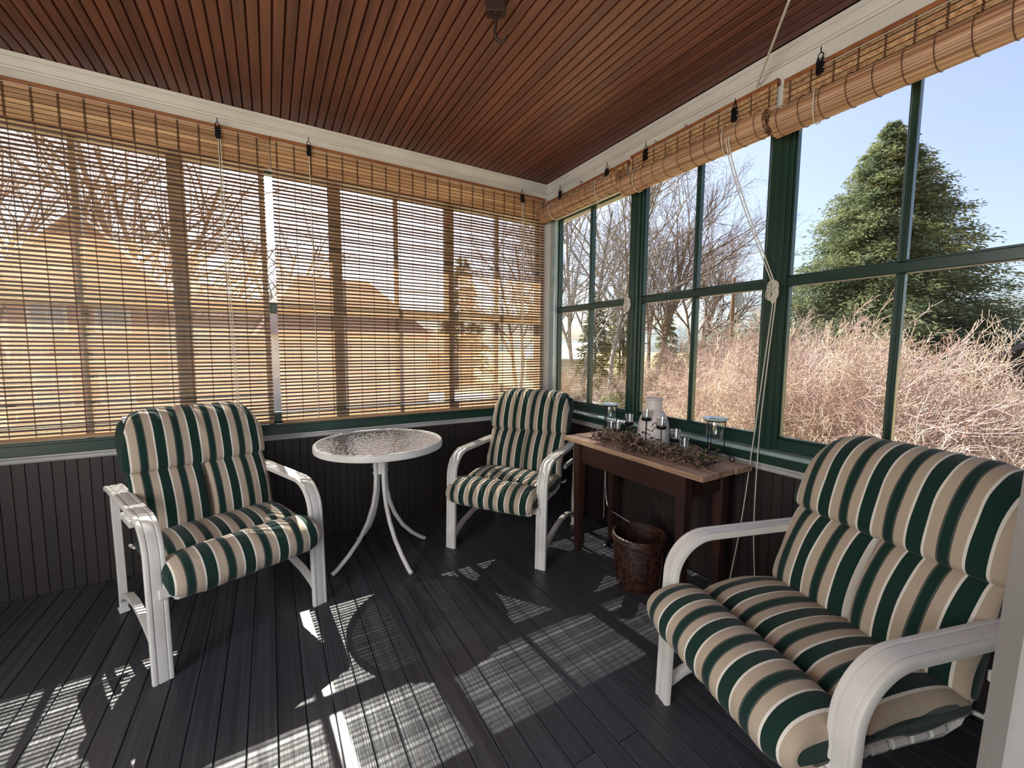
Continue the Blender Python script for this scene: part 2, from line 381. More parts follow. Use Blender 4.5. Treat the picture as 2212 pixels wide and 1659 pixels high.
# open white door beside the photographer: only its edge and face strip show
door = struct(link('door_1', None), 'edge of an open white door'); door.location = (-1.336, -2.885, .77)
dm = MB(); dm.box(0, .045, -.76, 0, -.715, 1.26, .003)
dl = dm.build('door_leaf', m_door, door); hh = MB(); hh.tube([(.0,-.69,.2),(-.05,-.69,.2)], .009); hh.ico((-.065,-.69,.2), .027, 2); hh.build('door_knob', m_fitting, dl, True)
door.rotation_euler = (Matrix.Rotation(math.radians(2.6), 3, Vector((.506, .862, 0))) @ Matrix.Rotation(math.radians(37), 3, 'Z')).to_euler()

# ------------------------------------------------------------------ blinds
def lowered_blind(name, x0, x1, z0, z1, label, seed, ext=0):
    rs = random.Random(seed)
    t = thing(name, (x0, 0, 0), label, 'blind', 'lowered bamboo blinds'); L = x1-x0
    P = .0221; nrow = int((z1-z0-.02)/P)
    vs = []
    for v in range(3):
        bb = MB(); m = 12; top = []
        for i in range(m+1):
            xx = L*i/m; dz = rs.uniform(-.0006,.0006); dy = rs.uniform(-.0006,.0006)
            top.append((xx, -.0255+dy, dz))
        vv = []; 
        for p in top:
            for a, c in ((-.0028,-.0045),(.0028,-.0045),(.0028,.0045),(-.0028,.0045)): vv.append((p[0], p[1]+a, p[2]+c))
        ff = [(0,1,2,3)] + [tuple(4*m+q for q in (3,2,1,0))]
        for i in range(m):
            for k in range(4): ff.append((4*i+k, 4*i+4+k, 4*i+4+(k+1)%4, 4*i+(k+1)%4))
        bb.add(vv, ff); vs.append(bb.mesh('slat', m_slat))
    zs = [z1-.02-P*(i+.5)+.0022*math.sin(i*1.05+.7*math.sin(i*.31))+rs.uniform(-.0010,.0010) for i in range(nrow)]
    for z in zs:
        link('slat', vs[rs.randrange(3)], t, (0, 0, z))
    bb = MB()
    for z in zs:
        for q in (.0072, .0112, .0152):
            if rs.random() < .03: continue
            m = 9; pr = None; ph = rs.uniform(0, 6); am = rs.uniform(.0003,.0009)
            for i in range(m):
                a0 = L*i/m; a1 = L*(i+1)/m
                h0 = am*math.sin(ph+i*1.3)+z+q; h1 = am*math.sin(ph+(i+1)*1.3)+z+q
                r = .00095
                bb.add([(a0,-.0262,h0-r),(a0,-.0248,h0+r),(a1,-.0248,h1+r),(a1,-.0262,h1-r),(a0,-.0243,h0-r),(a1,-.0243,h1-r)],
                       [(0,1,2,3),(1,4,5,2),(4,0,3,5)])
    o = bb.build('matchsticks', m_stick, t, fixn=False); o['kind'] = 'stuff'
    # warp strings, twisted round the slats
    bb = MB()
    pts = []
    for i in range(nrow*2+1):
        z = z1-.015-P*i/2; pts.append((.0012*(1 if i % 2 else -1), -.0288+.0006*(i % 2), z))
    bb.tube(pts, .0011, 4); pts2 = [(-p[0], p[1]+.005, p[2]) for p in pts]; bb.tube(pts2, .0011, 4)
    sm = bb.mesh('string', m_string); nst = int(L/.0905)
    for i in range(nst+1): link('string', sm, t, (.03+(L-.06)*i/nst, 0, 0))
    # valance and rails
    bb = MB(); bb.box(0, L+ext, -.005, -.036, z1-.022, z1, .002); bb.build('head_rail', m_headrail, t)
    bb = MB(); bb.box(0, L+ext, -.0012, .0012, -.0098, .0098, .0008); vm = bb.mesh('valance_slat', m_val)
    for i in range(7): link('valance_slat', vm, t, (0, -.040+.0006*(i % 2), z1-.022-.0115-i*.0232))
    bb = MB()
    for k in range(2): bb.tube([((-1)**(i+k)*.004, -.0435, z1-.018-.0116*i) for i in range(15)], .0016, 4)
    vm = bb.mesh('valance_string', m_string)
    for i in range(nst+1): link('valance_string', vm, t, (.03+(L-.06)*i/nst, 0, 0))
    bb = MB(); bb.box(.004, L-.004, -.034, -.020, z0, z0+.022, .004); bb.build('bottom_rail', m_val, t)
    bb = MB(); bb.tube([(.02,-.0465,z1-.028),(L-.02,-.0465,z1-.026)], .0018, 5); bb.build('head_cord', m_cord, t)
    return t
BA = lowered_blind('bamboo_blind', -4.14, -2.075, .802, 2.525, 'lowered bamboo blind hanging behind the left armchair, left of the bright gap', 3, .035)
BB = lowered_blind('bamboo_blind', -2.035, -.048, .797, 2.527, 'lowered bamboo blind behind the round table, reaching to the room corner', 4)

def rolled_blind(y0, y1, ztop, zroll, label, seed, pulls):
    "y1 > y0; hangs on wall x = 0"
    rs = random.Random(seed); t = thing('rolled_bamboo_blind', (0, y0, 0), label, 'blind', 'rolled up bamboo blinds'); L = y1-y0
    R = .063; cx = -.082; cz = zroll
    bb = MB(); bb.box(-.005, -.03, 0, L, ztop-.02, ztop, .002); bb.build('head_rail', m_headrail, t)
    bb = MB(); bb.box(-.0012, .0012, 0, L, -.0095, .0095, .0008); sm = bb.mesh('valance_slat', m_val)
    nv = max(4, int((ztop-.02-cz)/.0232))
    for i in range(nv): link('valance_slat', sm, t, (-.034-.0006*(i % 2), 0, ztop-.02-.0115-i*.0232))
    # spiral of flat sticks seen at the ends and as ribs along the roll
    bb = MB(); th = 0; turns = 4.6; a0 = PI/2
    total = turns*2*PI; th = 0; pr = []
    while th < total:
        r = R*(.26+.74*th/total); pr.append((a0-th, r)); th += .0105/r
    for i in range(len(pr)):
        a, r = pr[i]; r += rs.uniform(-.0012,.0012); d = .0048/r
        q = []
        for s in (-1, 1):
            for rr in (r-.0022, r+.0022):
                q.append((cx+math.cos(a+s*d)*rr, cz+math.sin(a+s*d)*rr*.94))
        e0 = rs.uniform(0,.006); e1 = L-rs.uniform(0,.006)
        vs = [(q[j][0], e0, q[j][1]) for j in (0,1,3,2)]+[(q[j][0], e1, q[j][1]) for j in (0,1,3,2)]
        bb.add(vs, [(0,1,2,3),(7,6,5,4),(0,4,5,1),(1,5,6,2),(2,6,7,3),(3,7,4,0)])
    o = bb.build('roll', m_roll, t); 
    # strings around the roll and on the valance
    b1 = MB(); b1.tube([(cx+math.cos(a)*(R+.003), 0, cz+math.sin(a)*(R+.003)*.94) for a in np.linspace(PI*.35, PI*1.75, 22)], .0014, 4)
    m1 = b1.mesh('roll_string', m_string)
    b2 = MB()
    for k in range(2): b2.tube([(-.0385, (-1)**(i+k)*.0035, ztop-.02-.0116*i) for i in range(nv*2+1)], .0016, 4)
    m2 = b2.mesh('valance_string', m_string); ns = int(L/.088)
    for i in range(ns+1):
        y = .03+(L-.06)*i/ns; link('roll_string', m1, t, (0, y+.02*rs.uniform(-1,1)*.3, 0)); link('valance_string', m2, t, (0, y, 0))
    for y in pulls:                                              # white lifting cord looped under the roll
        b3 = MB(); b3.tube([(cx+math.cos(a)*(R+.007), y-y0+.012*math.sin(a*1.5), cz+math.sin(a)*(R+.007)*.94) for a in np.linspace(PI*.60, PI*1.75, 24)], .0024, 5)
        b3.build('lift_cord', m_cord, t, True)
    bb = MB(); bb.tube([(-.042, pulls[0]-y0, ztop-.03), (-.042, pulls[-1]-y0, ztop-.032)], .0018, 5); bb.build('head_cord', m_cord, t)
    return t
RA = rolled_blind(-.945, -.040, 2.505, 2.378, 'rolled up bamboo blind over the corner window', 11, [-.22, -.75])
RB = rolled_blind(-1.862, -.965, 2.520, 2.318, 'rolled up bamboo blind over the middle window, between the two others', 12, [-1.09, -1.665])
rolled_blind(-2.95, -1.892, 2.498, 2.292, 'rolled up bamboo blind at the right edge, over the window with the conifer', 13, [-2.06, -2.78])

def pulley(x, y, z, wall, label):
    t = thing('blind_pulley', (x, y, z), label, 'pulley', 'black cord pulleys on the blinds')
    b1 = MB(); b1.tube([(0,0,.085),(0,0,.062)]+[(.010*math.sin(a), 0, .050+.012*math.cos(a)) for a in np.linspace(0, 2*PI, 10)], .0024, 5); b1.build('eye_hook', m_fitting, t, True)
    b2 = MB(); b2.box(-.012,-.008,-.008,.008,-.02,.042,.002); b2.box(.008,.012,-.008,.008,-.02,.042,.002); b2.box(-.010,.010,-.014,-.006,-.028,.012,.002); b2.build('pulley_body', m_fitting, t)
    for dz in (.024, -.004):
        b3 = MB(); b3.tube([(-.013,0,dz),(.013,0,dz)], .009, 12); b3.build('wheel', m_fitting, t, True)
        b4 = MB(); b4.ico((-.0145,0,dz), .0035, 1); b4.ico((.0145,0,dz), .0035, 1); b4.build('rivet', mat_rivet, t)
    if wall == 1: t.rotation_euler.z = -PI/2
    return t
mat_rivet = mat('steel_rivet', (.5,.5,.5), .3, metal=1)
pulley(-2.29, -.050, 2.468, 0, 'black pulley at the top of the left lowered blind')
pulley(-1.83, -.050, 2.480, 0, 'black pulley at the top of the corner blind, near the bright gap')
pulley(-.285, -.050, 2.475, 0, 'black pulley at the top of the corner blind, beside the room corner')
for y, z, l in ((-.235, 2.49, 'black pulley on the rolled blind closest to the room corner'), (-.765, 2.47, 'black pulley near the middle of the corner window, right end of its rolled blind'),
             (-1.105, 2.462, 'black pulley at the left end of the middle rolled blind'), (-1.67, 2.437, 'black pulley at the right end of the middle rolled blind, above the long cord'),
             (-2.04, 2.46, 'black pulley at the left end of the rightmost rolled blind')): pulley(-.045, y, z, 1, l)

# small screw eyes on the white boards
def screw_eye(p, wall, label):
    b1 = MB(); d = Vector((0,-1,0)) if wall == 0 else Vector((-1,0,0)); s = Vector((1,0,0)) if wall == 0 else Vector((0,1,0))
    pts = [Vector((0,0,0)), d*.014] + [d*.022 + s*(.008*math.cos(a)) + Vector((0,0,.008*math.sin(a))) for a in np.linspace(PI, PI*2.6, 9)]
    b1.tube(pts, .0018, 5); o = b1.build('screw_eye', m_white if wall == 0 else m_fitting, None, True); o.location = p
    tag(o, label, 'hook', 'screw eyes on the white boards'); return o
screw_eye((-2.52, 0, 2.522), 0, 'small white screw eye above the left lowered blind')
screw_eye((-1.75, 0, 2.535), 0, 'small screw eye above the corner blind, right of its black pulley')
screw_eye((-.72, 0, 2.532), 0, 'small screw eye above the corner blind, near its corner end')
for y, l in ((-.46, 'small hook screwed into the white board above the corner window'), (-1.16, 'small open hook above the middle rolled blind, left half'), (-1.37, 'small hook above the middle rolled blind, right half')):
    screw_eye((0, y, 2.532), 1, l)

# cords
def cord(name, pts, r, m, label, cat='cord', group=None, smooth=6, parent=None):
    P = [Vector(p) for p in pts]; q = []
    for i in range(len(P)-1):
        p0 = P[max(i-1,0)]; p1 = P[i]; p2 = P[i+1]; p3 = P[min(i+2,len(P)-1)]
        for k in range(smooth):
            u = k/smooth; q.append(.5*((2*p1)+(-p0+p2)*u+(2*p0-5*p1+4*p2-p3)*u*u+(-p0+3*p1-3*p2+p3)*u**3))
    q.append(P[-1]); b1 = MB(); b1.tube(q, r, 6); o = b1.build(name, m, parent, True)
    if parent is not None: o.matrix_parent_inverse = Matrix.Translation(parent.location).inverted(); return o
    return tag(o, label, cat, group)
cord('blind_cord', [(-2.290,-.055,2.44),(-2.284,-.055,1.8),(-2.270,-.056,1.2),(-2.262,-.06,.86)], .0024, m_cord, 'pale cord hanging down the left blind from its pulley, left strand', parent=BA)
cord('blind_cord', [(-2.280,-.055,2.44),(-2.272,-.055,1.8),(-2.260,-.056,1.2),(-2.252,-.06,.84)], .0024, m_cord, 'pale cord hanging down the left blind from its pulley, right strand', parent=BA)
cord('blind_cord', [(-1.83,-.055,2.455),(-1.828,-.055,1.6),(-1.826,-.055,.84)], .0022, m_cord, 'thin pale cord hanging down the corner blind near the bright gap', parent=BB)
cord('blind_cord', [(-.285,-.055,2.45),(-.284,-.055,1.6),(-.283,-.055,.82)], .0022, m_cord, 'thin pale cord hanging beside the room corner, left strand', parent=BB)
cord('blind_cord', [(-.272,-.055,2.45),(-.272,-.055,1.6),(-.272,-.055,.90)], .0022, m_cord, 'thin pale cord hanging beside the room corner, right strand', parent=BB)
cord('ceiling_rope', [(-.001,-1.754,2.535),(-.04,-1.78,2.545),(-.311,-2.04,2.62)], .0055, m_cord, 'white rope running from the ceiling to the white board above the windows', 'rope')
b = MB(); b.box(-.016, 0, -1.77, -1.738, 2.515, 2.553, .004); tag(b.build('rope_bracket', m_white), 'small white bracket holding the ceiling rope', 'bracket')
def cleat(y, z, label):
    t = thing('cord_cleat', (0, y, z), label, 'cleat', 'cord cleats with wound cord')
    b1 = MB(); b1.box(-.028,0,-.008,.008,-.012,.012,.003); b1.tube([(-.03,0,-.045),(-.026,0,-.02),(-.025,0,0),(-.026,0,.02),(-.03,0,.045)], [.003,.005,.006,.005,.003], 6); b1.build('cleat_horns', m_white, t)
    for k in range(5):
        b2 = MB(); w0 = .012+.0035*k; h0 = .040+.002*k; sg = 1 if k % 2 else -1
        b2.tube([(-.030-.0012*k + .002*math.sin(3*a), w0*math.cos(a)+sg*.006*math.sin(2*a), h0*math.sin(a)) for a in np.linspace(0, 2*PI, 22)[:-1]], .0022, 5, closed=True)
        b2.build('wound_cord', m_cord, t, True)
    b2 = MB(); b2.tube([(-.036, .012*math.sin(a*2)*1.2, .042*math.cos(a)) for a in np.linspace(0, 2*PI, 20)[:-1]], .0022, 5, closed=True); b2.build('wound_cord', m_cord, t, True)
    return t
cleat(-.974, 1.575, 'white cord wound on the cleat of the window post nearest the corner')
cleat(-1.895, 1.560, 'white cord wound in an oval on the cleat of the wide right window post')
cord('lift_cord', [(-.15,-.755,2.33),(-.12,-.80,2.20),(-.05,-.935,1.75),(-.03,-.97,1.61)], .0022, m_cord, 'thin lifting cord from the corner rolled blind to the left cleat', parent=RA)
cord('lift_cord', [(-.055,-1.672,2.40),(-.145,-1.70,2.27),(-.10,-1.76,2.0),(-.045,-1.87,1.66),(-.034,-1.905,1.56),(-.036,-1.895,1.50)], .0027, m_cord, 'long lifting cord from the middle rolled blind to the right cleat, left strand', parent=RB)
cord('lift_cord', [(-.055,-1.680,2.40),(-.145,-1.712,2.27),(-.10,-1.773,2.0),(-.045,-1.882,1.66),(-.034,-1.914,1.56),(-.036,-1.905,1.50)], .0027, m_cord, 'long lifting cord from the middle rolled blind to the right cleat, right strand', parent=RB)
cord('cord_end', [(-.036,-1.905,1.54),(-.05,-1.885,1.2),(-.055,-1.86,.86),(-.056,-1.82,.4),(-.06,-1.775,.05)], .0026, m_cord, 'white cord end hanging from the right cleat, left one behind the armchair', parent=RB)
cord('cord_end', [(-.034,-1.915,1.54),(-.05,-1.90,1.2),(-.055,-1.885,.86),(-.056,-1.885,.4),(-.06,-1.915,.06)], .0026, m_cord, 'white cord end hanging from the right cleat, right one behind the armchair', parent=RB)
cord('cable', [(-.03,-.80,.70),(-.03,-.805,.45),(-.035,-.81,.25),(-.04,-.815,.06)], .0026, m_wirecord, 'thin pale cable hanging straight under the side table', smooth=5)
cord('cable', [(-.03,-.812,.70),(-.035,-.818,.45),(-.05,-.84,.28),(-.10,-.92,.19),(-.20,-1.12,.22),(-.29,-1.35,.26)], .0028, m_wirecord, 'thin pale cable curving under the side table into the brown pot', smooth=6)

# ceiling hook
t = thing('ceiling_hook', (-1.262, -1.43, 2.645), 'dark iron hook on a small block under the brown ceiling', 'hook')
b = MB(); b.box(-.035,.035,-.022,.022,-.045,.0,.004); b.build('block', m_hook, t)
b = MB(); b.tube([(0,0,-.04),(.0,0,-.075),(-.004,0,-.105),(.004,0,-.128),(.020,0,-.138),(.036,0,-.130),(.042,0,-.112)], [.006,.006,.0065,.0065,.006,.005,.003], 8); b.build('hook', m_hook, t, True)
b = MB(); b.tube([(0,0,-.043),(0,0,-.052)], .016, 10); b.build('collar', m_hook, t, True); t.rotation_euler.z = -.55; t.scale = (1.1,1.1,1.1)

# ------------------------------------------------------------------ armchairs
def near_seg(p, a, b):
    ab = (b[0]-a[0], b[1]-a[1]); u = ((p[0]-a[0])*ab[0]+(p[1]-a[1])*ab[1])/(ab[0]**2+ab[1]**2); u = min(1, max(0, u)); return (a[0]+ab[0]*u, a[1]+ab[1]*u)
def catmull(P, k=4):
    n = len(P); q = []
    for i in range(n):
        p0, p1, p2, p3 = [np.array(P[(i+j-1) % n], float) for j in range(4)]
        for s in range(k):
            u = s/k; q.append(.5*((2*p1)+(-p0+p2)*u+(2*p0-5*p1+4*p2-p3)*u*u+(-p0+3*p1-3*p2+p3)*u**3))
    return q
def cushion(name, outline, spine, hw, parent, kfun=None, wfun=None, seed=0, pw=7, kmin=.30):
    ol = catmull(outline, 4); n = len(ol); NU = 44; vs = []; us = []
    rs = np.random.RandomState(seed); ph = rs.uniform(0, 6, 6)
    UL = [math.copysign(1-(1-abs(-1+2*j/NU))**1.6, -1+2*j/NU) for j in range(NU+1)]
    UL = sorted([u for u in UL if abs(u) > .06]+[-.05,-.034,-.022,-.012,-.005,0,.005,.012,.022,.034,.05]); NU = len(UL)-1
    for j in range(NU+1):
        u = UL[j]
        k = kmin+(1-kmin)*max(0, 1-abs(u)**pw)**.5
        for i, p in enumerate(ol):
            c = near_seg(p, *spine); kk = k*(kfun(u, p) if kfun else 1)
            w_ = hw*(wfun(p) if wfun else 1)
            puck = 1+.035*math.sin(u*23+ph[0]+p[1]*30)*math.sin(u*9+ph[1])      # puckers
            x = c[0]+(p[0]-c[0])*kk*puck; z = c[1]+(p[1]-c[1])*kk*puck
            y = u*w_ + .003*math.sin(z*40+ph[2]+x*25)*abs(u)
            vs.append((x, y, z)); us.append(y)
    fs = []
    for j in range(NU):
        for i in range(n): fs.append((j*n+i, j*n+(i+1) % n, (j+1)*n+(i+1) % n, (j+1)*n+i))
    for j in (0, NU):
        c = np.mean([vs[j*n+i] for i in range(n)], 0); vs.append(tuple(c)); us.append(c[1]); ci = len(vs)-1
        for i in range(n): fs.append((j*n+i, j*n+(i+1) % n, ci))
    me = bpy.data.meshes.new(name); me.from_pydata(vs, [], fs)
    bm = bmesh.new(); bm.from_mesh(me); bmesh.ops.recalc_face_normals(bm, faces=bm.faces); bm.to_mesh(me); bm.free()
    uv = me.uv_layers.new(name='UVMap'); idx = np.empty(len(me.loops), int); me.loops.foreach_get('vertex_index', idx)
    co = np.zeros((len(idx), 2)); co[:, 0] = (np.array(us)[idx]+.18)/.1325+2; co[:, 1] = np.array(vs)[idx, 2]
    for p in me.polygons:                               # plain green side gussets
        if len(p.vertices) == 3 or min(abs(UL[q_//n]) for q_ in p.vertices) > .9955: co[p.loop_start:p.loop_start+p.loop_total, 0] = 2.10
    uv.data.foreach_set('uv', co.ravel()); me.polygons.foreach_set('use_smooth', [True]*len(me.polygons))
    me.materials.append(m_stripe); return link(name, me, parent)
RIB = [(-.033,-.010),(-.033,.005),(-.030,.010),(-.024,.0115),(-.019,.0105),(-.0165,.0065),(-.0135,.0095),(0,.0105),(.0135,.0095),(.0165,.0065),(.019,.0105),(.024,.0115),(.030,.010),(.033,.005),(.033,-.010),(.029,-.0135),(-.029,-.0135)]
def make_chair():
    t = thing('patio_armchair', (0,0,0), '', 'chair', 'white armchairs with striped cushions')
    arc = [(-.175+.148*math.sin(a), .465+.148*math.cos(a)) for a in np.linspace(0, PI/2, 12)]
    path = [(-.76,.603),(-.70,.612),(-.5,.613),(-.3,.613)] + arc + [(-.022,.35),(-.018,.2),(-.012,0)]
    for s in (-1, 1):
        b1 = MB(); b1.sweep([(p[0], s*.307, p[1]) for p in path], RIB); b1.build('arm', m_metal, t, True)
        b1 = MB(); q = [(-.735, s*.307, .602),(-.725, s*.307, .45),(-.705, s*.307, .25),(-.700, s*.307, .10),(-.705, s*.307, 0)]
        b1.sweep(q, [(-.013,-.017),(.013,-.017),(.016,-.012),(.016,.012),(.013,.017),(-.013,.017),(-.016,.012),(-.016,-.012)])
        leg = b1.build('rear_leg', m_metal, t, True); b2 = MB(); b2.box(-.735,-.675,s*.307-.02,s*.307+.02,0,.014,.004); b2.build('foot', m_metal, leg)
        b1 = MB(); b1.sweep([(-.70, s*.307, .055),(-.64, s*.307, .10),(-.54, s*.307, .138),(-.42, s*.307, .152),(-.30, s*.307, .146),(-.18, s*.307, .125),(-.09, s*.307, .093),(-.022, s*.307, .055)],
                            [(-.014,-.011),(.014,-.011),(.016,0),(.014,.011),(-.014,.011),(-.016,0)]); b1.build('stretcher', m_metal, t, True)
        b1 = MB(); b1.tube([(.055, s*.262, .345),(.0, s*.262, .352),(-.40, s*.262, .335),(-.455, s*.262, .35),(-.485, s*.262, .40),(-.56, s*.262, .60),(-.66, s*.262, .83),(-.72, s*.25, .93)], .0125, 8); b1.build('side_rail', m_metal, t, True)
        b1 = MB(); b1.box(-.715, -.525, s*.285-.010, s*.285+.010, .455, .485, .003); b1.build('rear_bracket', m_metal, t)
        b1 = MB(); b1.box(-.045, .0, min(s*.255,s*.305), max(s*.255,s*.305), .325, .362, .003); b1.build('front_bracket', m_metal, t)
    for nm, x, z in (('front_rail', .055, .345), ('rear_rail', -.455, .35), ('top_rail', -.72, .93)):
        b1 = MB(); b1.tube([(x, -.262, z),(x-.004, 0, z-.006),(x, .262, z)], .0125, 8); b1.build(nm, m_metal, t, True)
    for i in range(7):
        x = .0-.063*i; b1 = MB(); b1.box(x-.022, x+.022, -.272, .272, .343, .349, .002)
        for s in (-1,1): b1.tube([(x-.022, s*.262, .346),(x+.022, s*.262, .346)], .016, 8)
        b1.build('strap', m_strap, t, True)
    seat = [(-.485,.385),(-.475,.425),(-.42,.452),(-.33,.468),(-.24,.466),(-.175,.452),(-.140,.428),(-.132,.422),(-.122,.430),(-.085,.468),(-.03,.482),(.03,.474),(.075,.448),(.100,.408),(.098,.365),(.075,.335),(.03,.330),(-.06,.348),(-.13,.360),(-.25,.352),(-.40,.350),(-.465,.360)]
    cushion('seat_cushion', seat, ((-.45,.40),(.055,.398)), .288, t, seed=1)
    low = [(-.455,.405),(-.425,.425),(-.418,.47),(-.430,.53),(-.458,.60),(-.500,.665),(-.535,.698),(-.565,.705),(-.595,.69),(-.585,.62),(-.555,.54),(-.520,.46),(-.495,.41)]
    kf = lambda u, p: (1-.88*math.exp(-(abs(u)/.026)**1.5))*(1.04-.10*abs(abs(u)-.5))
    cushion('lower_back_cushion', low, ((-.475,.43),(-.565,.69)), .283, t, kfun=kf, seed=2)
    up = [(-.545,.692),(-.520,.712),(-.518,.75),(-.532,.81),(-.560,.88),(-.600,.935),(-.650,.968),(-.705,.978),(-.750,.958),(-.768,.91),(-.755,.85),(-.715,.78),(-.66,.725),(-.60,.690)]
    wf = lambda p: 1-.20*max(0, min(1, (p[1]-.80)/.18))**2.2
    cushion('upper_back_cushion', up, ((-.575,.715),(-.69,.925)), .296, t, wfun=wf, seed=3, kmin=.34)
    for s in (-1, 1):                                   # fabric ties at the back corners
        b1 = MB(); b1.tube([(-.50, s*.27, .37),(-.515, s*.285, .365),(-.53, s*.292, .372),(-.52, s*.297, .382),(-.505, s*.292, .378)], .006, 6); b1.build('tie', m_strap, t, True)
    return t
c0 = make_chair()
for i, (x, y, a, l) in enumerate(((-2.218+.022, -.87-.055, -68.1, 'white striped armchair in front of the left lowered blind, patches of sunlight on its seat'),
                                  (-.96, -.834, -145.0, 'white armchair with striped cushion in the corner between round table and wooden side table'),
                                  (-.986, -2.332, 163.4, 'large striped armchair in the right foreground, turned towards the room'))):
    c = c0 if i == 0 else copy_tree(c0)
    c.location = (x, y, 0); c.rotation_euler.z = math.radians(a); c['label'] = l

# ------------------------------------------------------------------ round glass table
t = thing('round_patio_table', (-1.535, -.478, 0), 'round white metal table with pebbled glass top between two armchairs', 'table')
b = MB(); b.lathe([(.346,.722),(.350,.727),(.360,.728),(.366,.722),(.368,.705),(.366,.690),(.358,.686),(.346,.690)], n=72, closed=True); b.build('rim', m_metal, t, True)
b = MB(); b.lathe([(.0001,.722),(.347,.722),(.347,.716),(.0001,.716)], n=72); b.build('glass_top', m_top, t)
b = MB(); b.lathe([(.0001,.712),(.07,.712),(.07,.706),(.0001,.706)], n=24); b.box(-.085,.085,-.012,.012,.698,.706); b.box(-.012,.012,-.085,.085,.698,.706); b.build('top_support', m_metal, t)
prof = [(.072,.705),(.052,.68),(.040,.64),(.034,.58),(.032,.50),(.038,.42),(.055,.34),(.090,.25),(.145,.16),(.215,.085),(.285,.028),(.312,.013)]
for k, a in enumerate((197.5, 287, 17.5, 107)):
    ca, sa = math.cos(math.radians(a)), math.sin(math.radians(a)); b = MB(); b.tube([(r*ca, r*sa, z) for r, z in prof], .0125, 12)
    lg = b.build('leg', m_metal, t, True)
    for z in (.575, .535):
        q = MB(); q.ico((.047*ca, .047*sa, z), .006, 1); q.build('bolt', m_metal, lg)
b = MB(); b.lathe([(.006,.52),(.024,.525),(.024,.60),(.006,.605)], n=16); b.build('hub', m_metal, t, True)

# ------------------------------------------------------------------ wooden side table
t = thing('side_table', (-.26, -1.37, 0), 'narrow old wooden table with worn top against the right windows', 'table')
def rough_board(x0, x1, y0, y1, z0, z1, seed):
    bb = MB(); rs = random.Random(seed); N = 10; vs = []
    ys = [y0+(y1-y0)*i/N for i in range(N+1)]
    for i, y in enumerate(ys):
        a = x0+(rs.uniform(-.003,.003)); c = x1+rs.uniform(-.001,.001); 
        for xx, zz in ((a,z0),(c,z0),(c,z1),(a+.002,z1)): vs.append((xx, y, zz))
    fs = [(0,1,2,3), tuple(4*N+q for q in (3,2,1,0))]
    for i in range(N):
        for k in range(4): fs.append((4*i+k, 4*i+4+k, 4*i+4+(k+1) % 4, 4*i+(k+1) % 4))
    bb.add(vs, fs); return bb
for i, (x0, x1, e0, e1) in enumerate(((-.20,-.082,-.502,.492),(-.080,.045,-.499,.494),(.047,.178,-.504,.490))):
    rough_board(x0, x1, e0, e1, .694, .720, i).build('top_plank', m_tabletop, t)
for sx in (-1, 1):
    for yy in (.375, -.385):
        b = MB(); x = -.165 if sx < 0 else .125; w0 = .026; w1 = .017
        vs = [(x+a*w1, yy+c*w1, 0) for a, c in ((-1,-1),(1,-1),(1,1),(-1,1))]+[(x+a*w0, yy+c*w0, .56) for a, c in ((-1,-1),(1,-1),(1,1),(-1,1))]+[(x+a*w0, yy+c*w0, .694) for a, c in ((-1,-1),(1,-1),(1,1),(-1,1))]
        b.add(vs, [(3,2,1,0),(8,9,10,11)]+[(r*4+k, r*4+(k+1) % 4, r*4+4+(k+1) % 4, r*4+4+k) for r in (0,1) for k in range(4)]); b.build('leg', m_tableleg, t)
for x in (-.165, .125): b = MB(); b.box(x-.011, x+.011, -.36, .35, .575, .694, .002); b.build('apron', m_tableleg, t)
for yy in (.375, -.385): b = MB(); b.box(-.14, .10, yy-.011, yy+.011, .575, .694, .002); b.build('apron', m_tableleg, t)
TZ = .7205
# pot under the table
t = thing('brown_pot', (-.385, -1.46, 0), 'round dark brown tooled pot on the floor under the side table', 'pot')
b = MB(); b.lathe([(.0001,.0),(.112,.0),(.120,.012),(.130,.12),(.136,.22),(.135,.235),(.143,.240),(.146,.262),(.143,.282),(.136,.286),(.130,.280),(.128,.20),(.116,.03),(.0001,.03)], n=48); b.build('body', m_pot, t, True)
for k in range(9):
    a = 2*PI*k/9; b = MB(); rr = .132
    b.tube([(math.cos(a)*(rr-.008), math.sin(a)*(rr-.008), .03),(math.cos(a)*(rr+.003), math.sin(a)*(rr+.003), .13),(math.cos(a)*(rr+.007), math.sin(a)*(rr+.007), .225)], .004, 5); b.build('rib', m_pot, t, True)
b = MB(); b.tube([(.142*math.cos(a), .142*math.sin(a), .262) for a in np.linspace(0, 2*PI, 40)[:-1]], .006, 6, closed=True); b.build('rim_band', m_pot, t, True)
# small dark figurine by the wall
t = thing('figurine', (-.075, -1.70, 0), 'small dark cone shaped figurine on the floor by the wall', 'figurine')
b = MB(); b.lathe([(.0001,0),(.038,0),(.036,.03),(.022,.05),(.026,.07),(.020,.09)], n=14); b.build('body', m_figure, t, True)
b = MB(); b.lathe([(.026,.088),(.018,.12),(.008,.165),(.0005,.20)], n=14); b.build('hat', m_figure, t, True)

